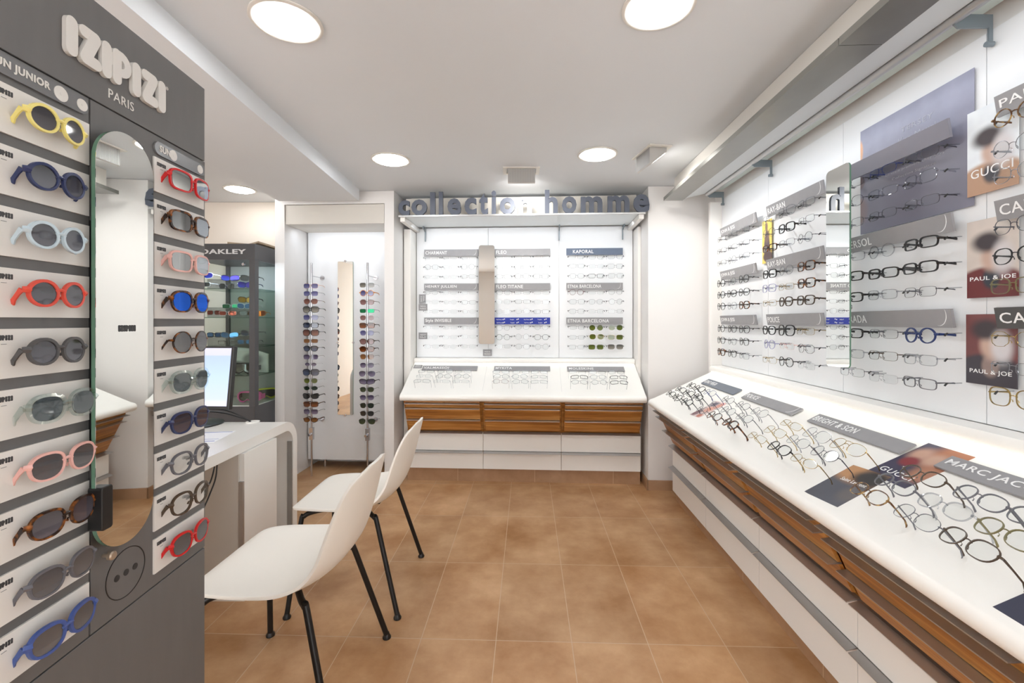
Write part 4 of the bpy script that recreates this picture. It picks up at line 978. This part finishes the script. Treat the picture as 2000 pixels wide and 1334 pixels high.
cable([(-1.238, 1.87, .668), (-1.235, 1.84, .59), (-1.26, 1.74, .45), (-1.38, 1.70, .40), (-1.52, 1.72, .5), (-1.55, 1.72, .66)], .003, blackp, 'thin black cable hanging below the desk edge, lower strand')

# ================================================================== CHAIRS
def catmull(P, n):
    out = []
    for i in range(len(P)-1):
        p0, p1, p2, p3 = P[max(i-1, 0)], P[i], P[i+1], P[min(i+2, len(P)-1)]
        for k in range(n):
            t_ = k/n; out.append([.5*((2*b)+(-a+c)*t_+(2*a-5*b+4*c-d_)*t_*t_+(-a+3*b-3*c+d_)*t_**3) for a, b, c, d_ in zip(p0, p1, p2, p3)])
    out.append(list(P[-1])); return out
def make_chair(M, label):
    t = emp('shell_chair', M, label, 'chair', 'white shell chairs at the desk')
    # f forward (+x), z, half width, edge lift, edge forward
    prof = [(.262, .428, .10, .0, 0), (.255, .438, .165, .0, 0), (.225, .446, .208, .004, 0), (.15, .444, .228, .010, 0), (.05, .436, .236, .018, 0), (-.05, .432, .236, .028, .0),
            (-.13, .448, .232, .040, .008), (-.185, .492, .226, .045, .022), (-.215, .555, .218, .03, .034), (-.238, .630, .207, .012, .040), (-.256, .705, .190, .004, .034), (-.270, .760, .160, .0, .024), (-.276, .785, .115, -.004, .014), (-.278, .794, .06, 0, .004)]
    rows = catmull(prof, 4); nu = 22; mb = MB()
    for f, z, hw, lift, fwd in rows:
        for k in range(nu+1):
            u = -1+2*k/nu; e_ = abs(u)**2.6
            mb.v.append((f+fwd*e_, hw*u, z+lift*e_))
    for i in range(len(rows)-1):
        for k in range(nu): a = i*(nu+1)+k; mb.f.append((a, a+1, a+nu+2, a+nu+1))
    m = mb.mesh('shell', True)
    for p in m.polygons: p.use_smooth = True
    s = ob('seat_shell', m, shell, FW, t)
    so = s.modifiers.new('s', 'SOLIDIFY'); so.thickness = .010; so.offset = 0; 
    bv = s.modifiers.new('b', 'BEVEL'); bv.width = .003; bv.segments = 2; bv.limit_method = 'ANGLE'; bv.angle_limit = 1
    r = .0105
    for sx_, sy in ((1, 1), (1, -1), (-1, 1), (-1, -1)):
        if sx_ > 0: pts = [(-.02, sy*.05, .414), (.08, sy*.11, .418), (.165, sy*.165, .420), (.200, sy*.180, .406), (.212, sy*.188, .372), (.242, sy*.248, .012)]
        else: pts = [(-.02, sy*.05, .412), (-.05, sy*.10, .410), (-.09, sy*.155, .404), (-.115, sy*.180, .398), (-.128, sy*.190, .375), (-.232, sy*.250, .012)]
        pp = catmull(pts, 4)[:-4]+[pts[-1]]
        l = ob('leg', MB().tube(pp, r, 12), blackm, FW, t, smooth=True)
        ob('glide', MB().lathe([(.016, 0), (.017, .006), (.011, .016), (.010, .022)], (pts[-1][0], pts[-1][1], 0), 14), blackp, FW, l, smooth=True)
    ob('under_frame', MB().tube([(-.03, -.12, .408), (-.03, .12, .408)], r, 10).box(-.10, .10, -.06, .06, .412, .422), blackm, FW, t)
    return t
make_chair(T(-.742, 1.545, 0) @ Matrix.Rotation(PI-.03, 4, 'Z'), 'nearer white moulded shell chair with black tube legs at desk')
make_chair(T(-.722, 2.155, 0) @ Matrix.Rotation(PI-.0, 4, 'Z'), 'farther white moulded shell chair with black tube legs at desk')

# ================================================================== CEILING LIGHTS
for x, y, r, lab in ((-.765, 1.512, .09, 'left of the two near round ceiling downlights'), (.474, 1.441, .09, 'right of the two near round ceiling downlights'), (-.762, 2.80, .095, 'left round downlight near the back wall, ceiling'),
                     (.520, 2.712, .095, 'right round downlight near the back wall, ceiling'), (-2.095, 3.43, .088, 'round downlight over the glass cabinet beyond the beam'), (-.2, -.4, .09, 'added round fill downlight behind the viewpoint'), (-2.2, 1.6, .09, 'added round fill downlight in the left room')):  # last two are unseen fill lamps, added to brighten the room
    t = emp('ceiling_downlight', T(x, y, 2.29), lab, 'ceiling light', 'round ceiling downlights')
    ob('trim_ring', MB().lathe([(r+.026, -.001), (r+.026, -.006), (r+.018, -.009), (r+.002, -.004), (r, .0)], (0, 0, 0), 48), pm('ring_white', (226, 222, 214), .4, noise=.01), FW, t, smooth=True)
    ob('diffuser', MB().lathe([(r, -.0115), (r-.003, -.0125)], (0, 0, 0), 48), lamp_em, FW, t)
# projectors
def projector(M, label, ang):
    t = emp('ceiling_projector', M, label, 'ceiling light', 'tilting ceiling projectors')
    fm = MB(); o_, i_ = .122, .098
    fm.box(-o_, o_, -o_*.58, -i_*.5, -.008, -.001).box(-o_, o_, i_*.5, o_*.58, -.008, -.001).box(-o_, -i_, -i_*.5, i_*.5, -.008, -.001).box(i_, o_, -i_*.5, i_*.5, -.008, -.001)
    ob('frame', fm, pm('ring_white', (226, 222, 214), .4), FW, t)
    hb = MB().prism([(-.055, -.002), (-.055, -.10), (-.045, -.105), (.05, -.03), (.05, -.002)], -.09, .09)
    h = ob('housing', hb, pm('housing_grey', (190, 188, 184), .45, noise=.02), FW, t)
    rb = MB()
    for k in range(22): rb.box(-.086+k*.0081, -.083+k*.0081, -.0575, -.0555, -.10, -.005)
    ob('cooling_fins', rb, pm('fin_grey', (160, 158, 156), .5, noise=.02), FW, h)
    ob('lamp', MB().prism([(-.040, -.098), (.046, -.032), (.047, -.034), (-.039, -.100)], -.075, .075), emis('projector_lamp_'+label[:4], (1, .98, .94), 12), FW, h)
    return t
projector(T(.063, 3.0, 2.29), 'boxy ribbed ceiling projector in front of the lettering', 0)
projector(T(.84, 2.68, 2.29) @ Matrix.Rotation(-PI/2+.15, 4, 'Z'), 'white tilting ceiling projector beside the right wall canopy', 0)
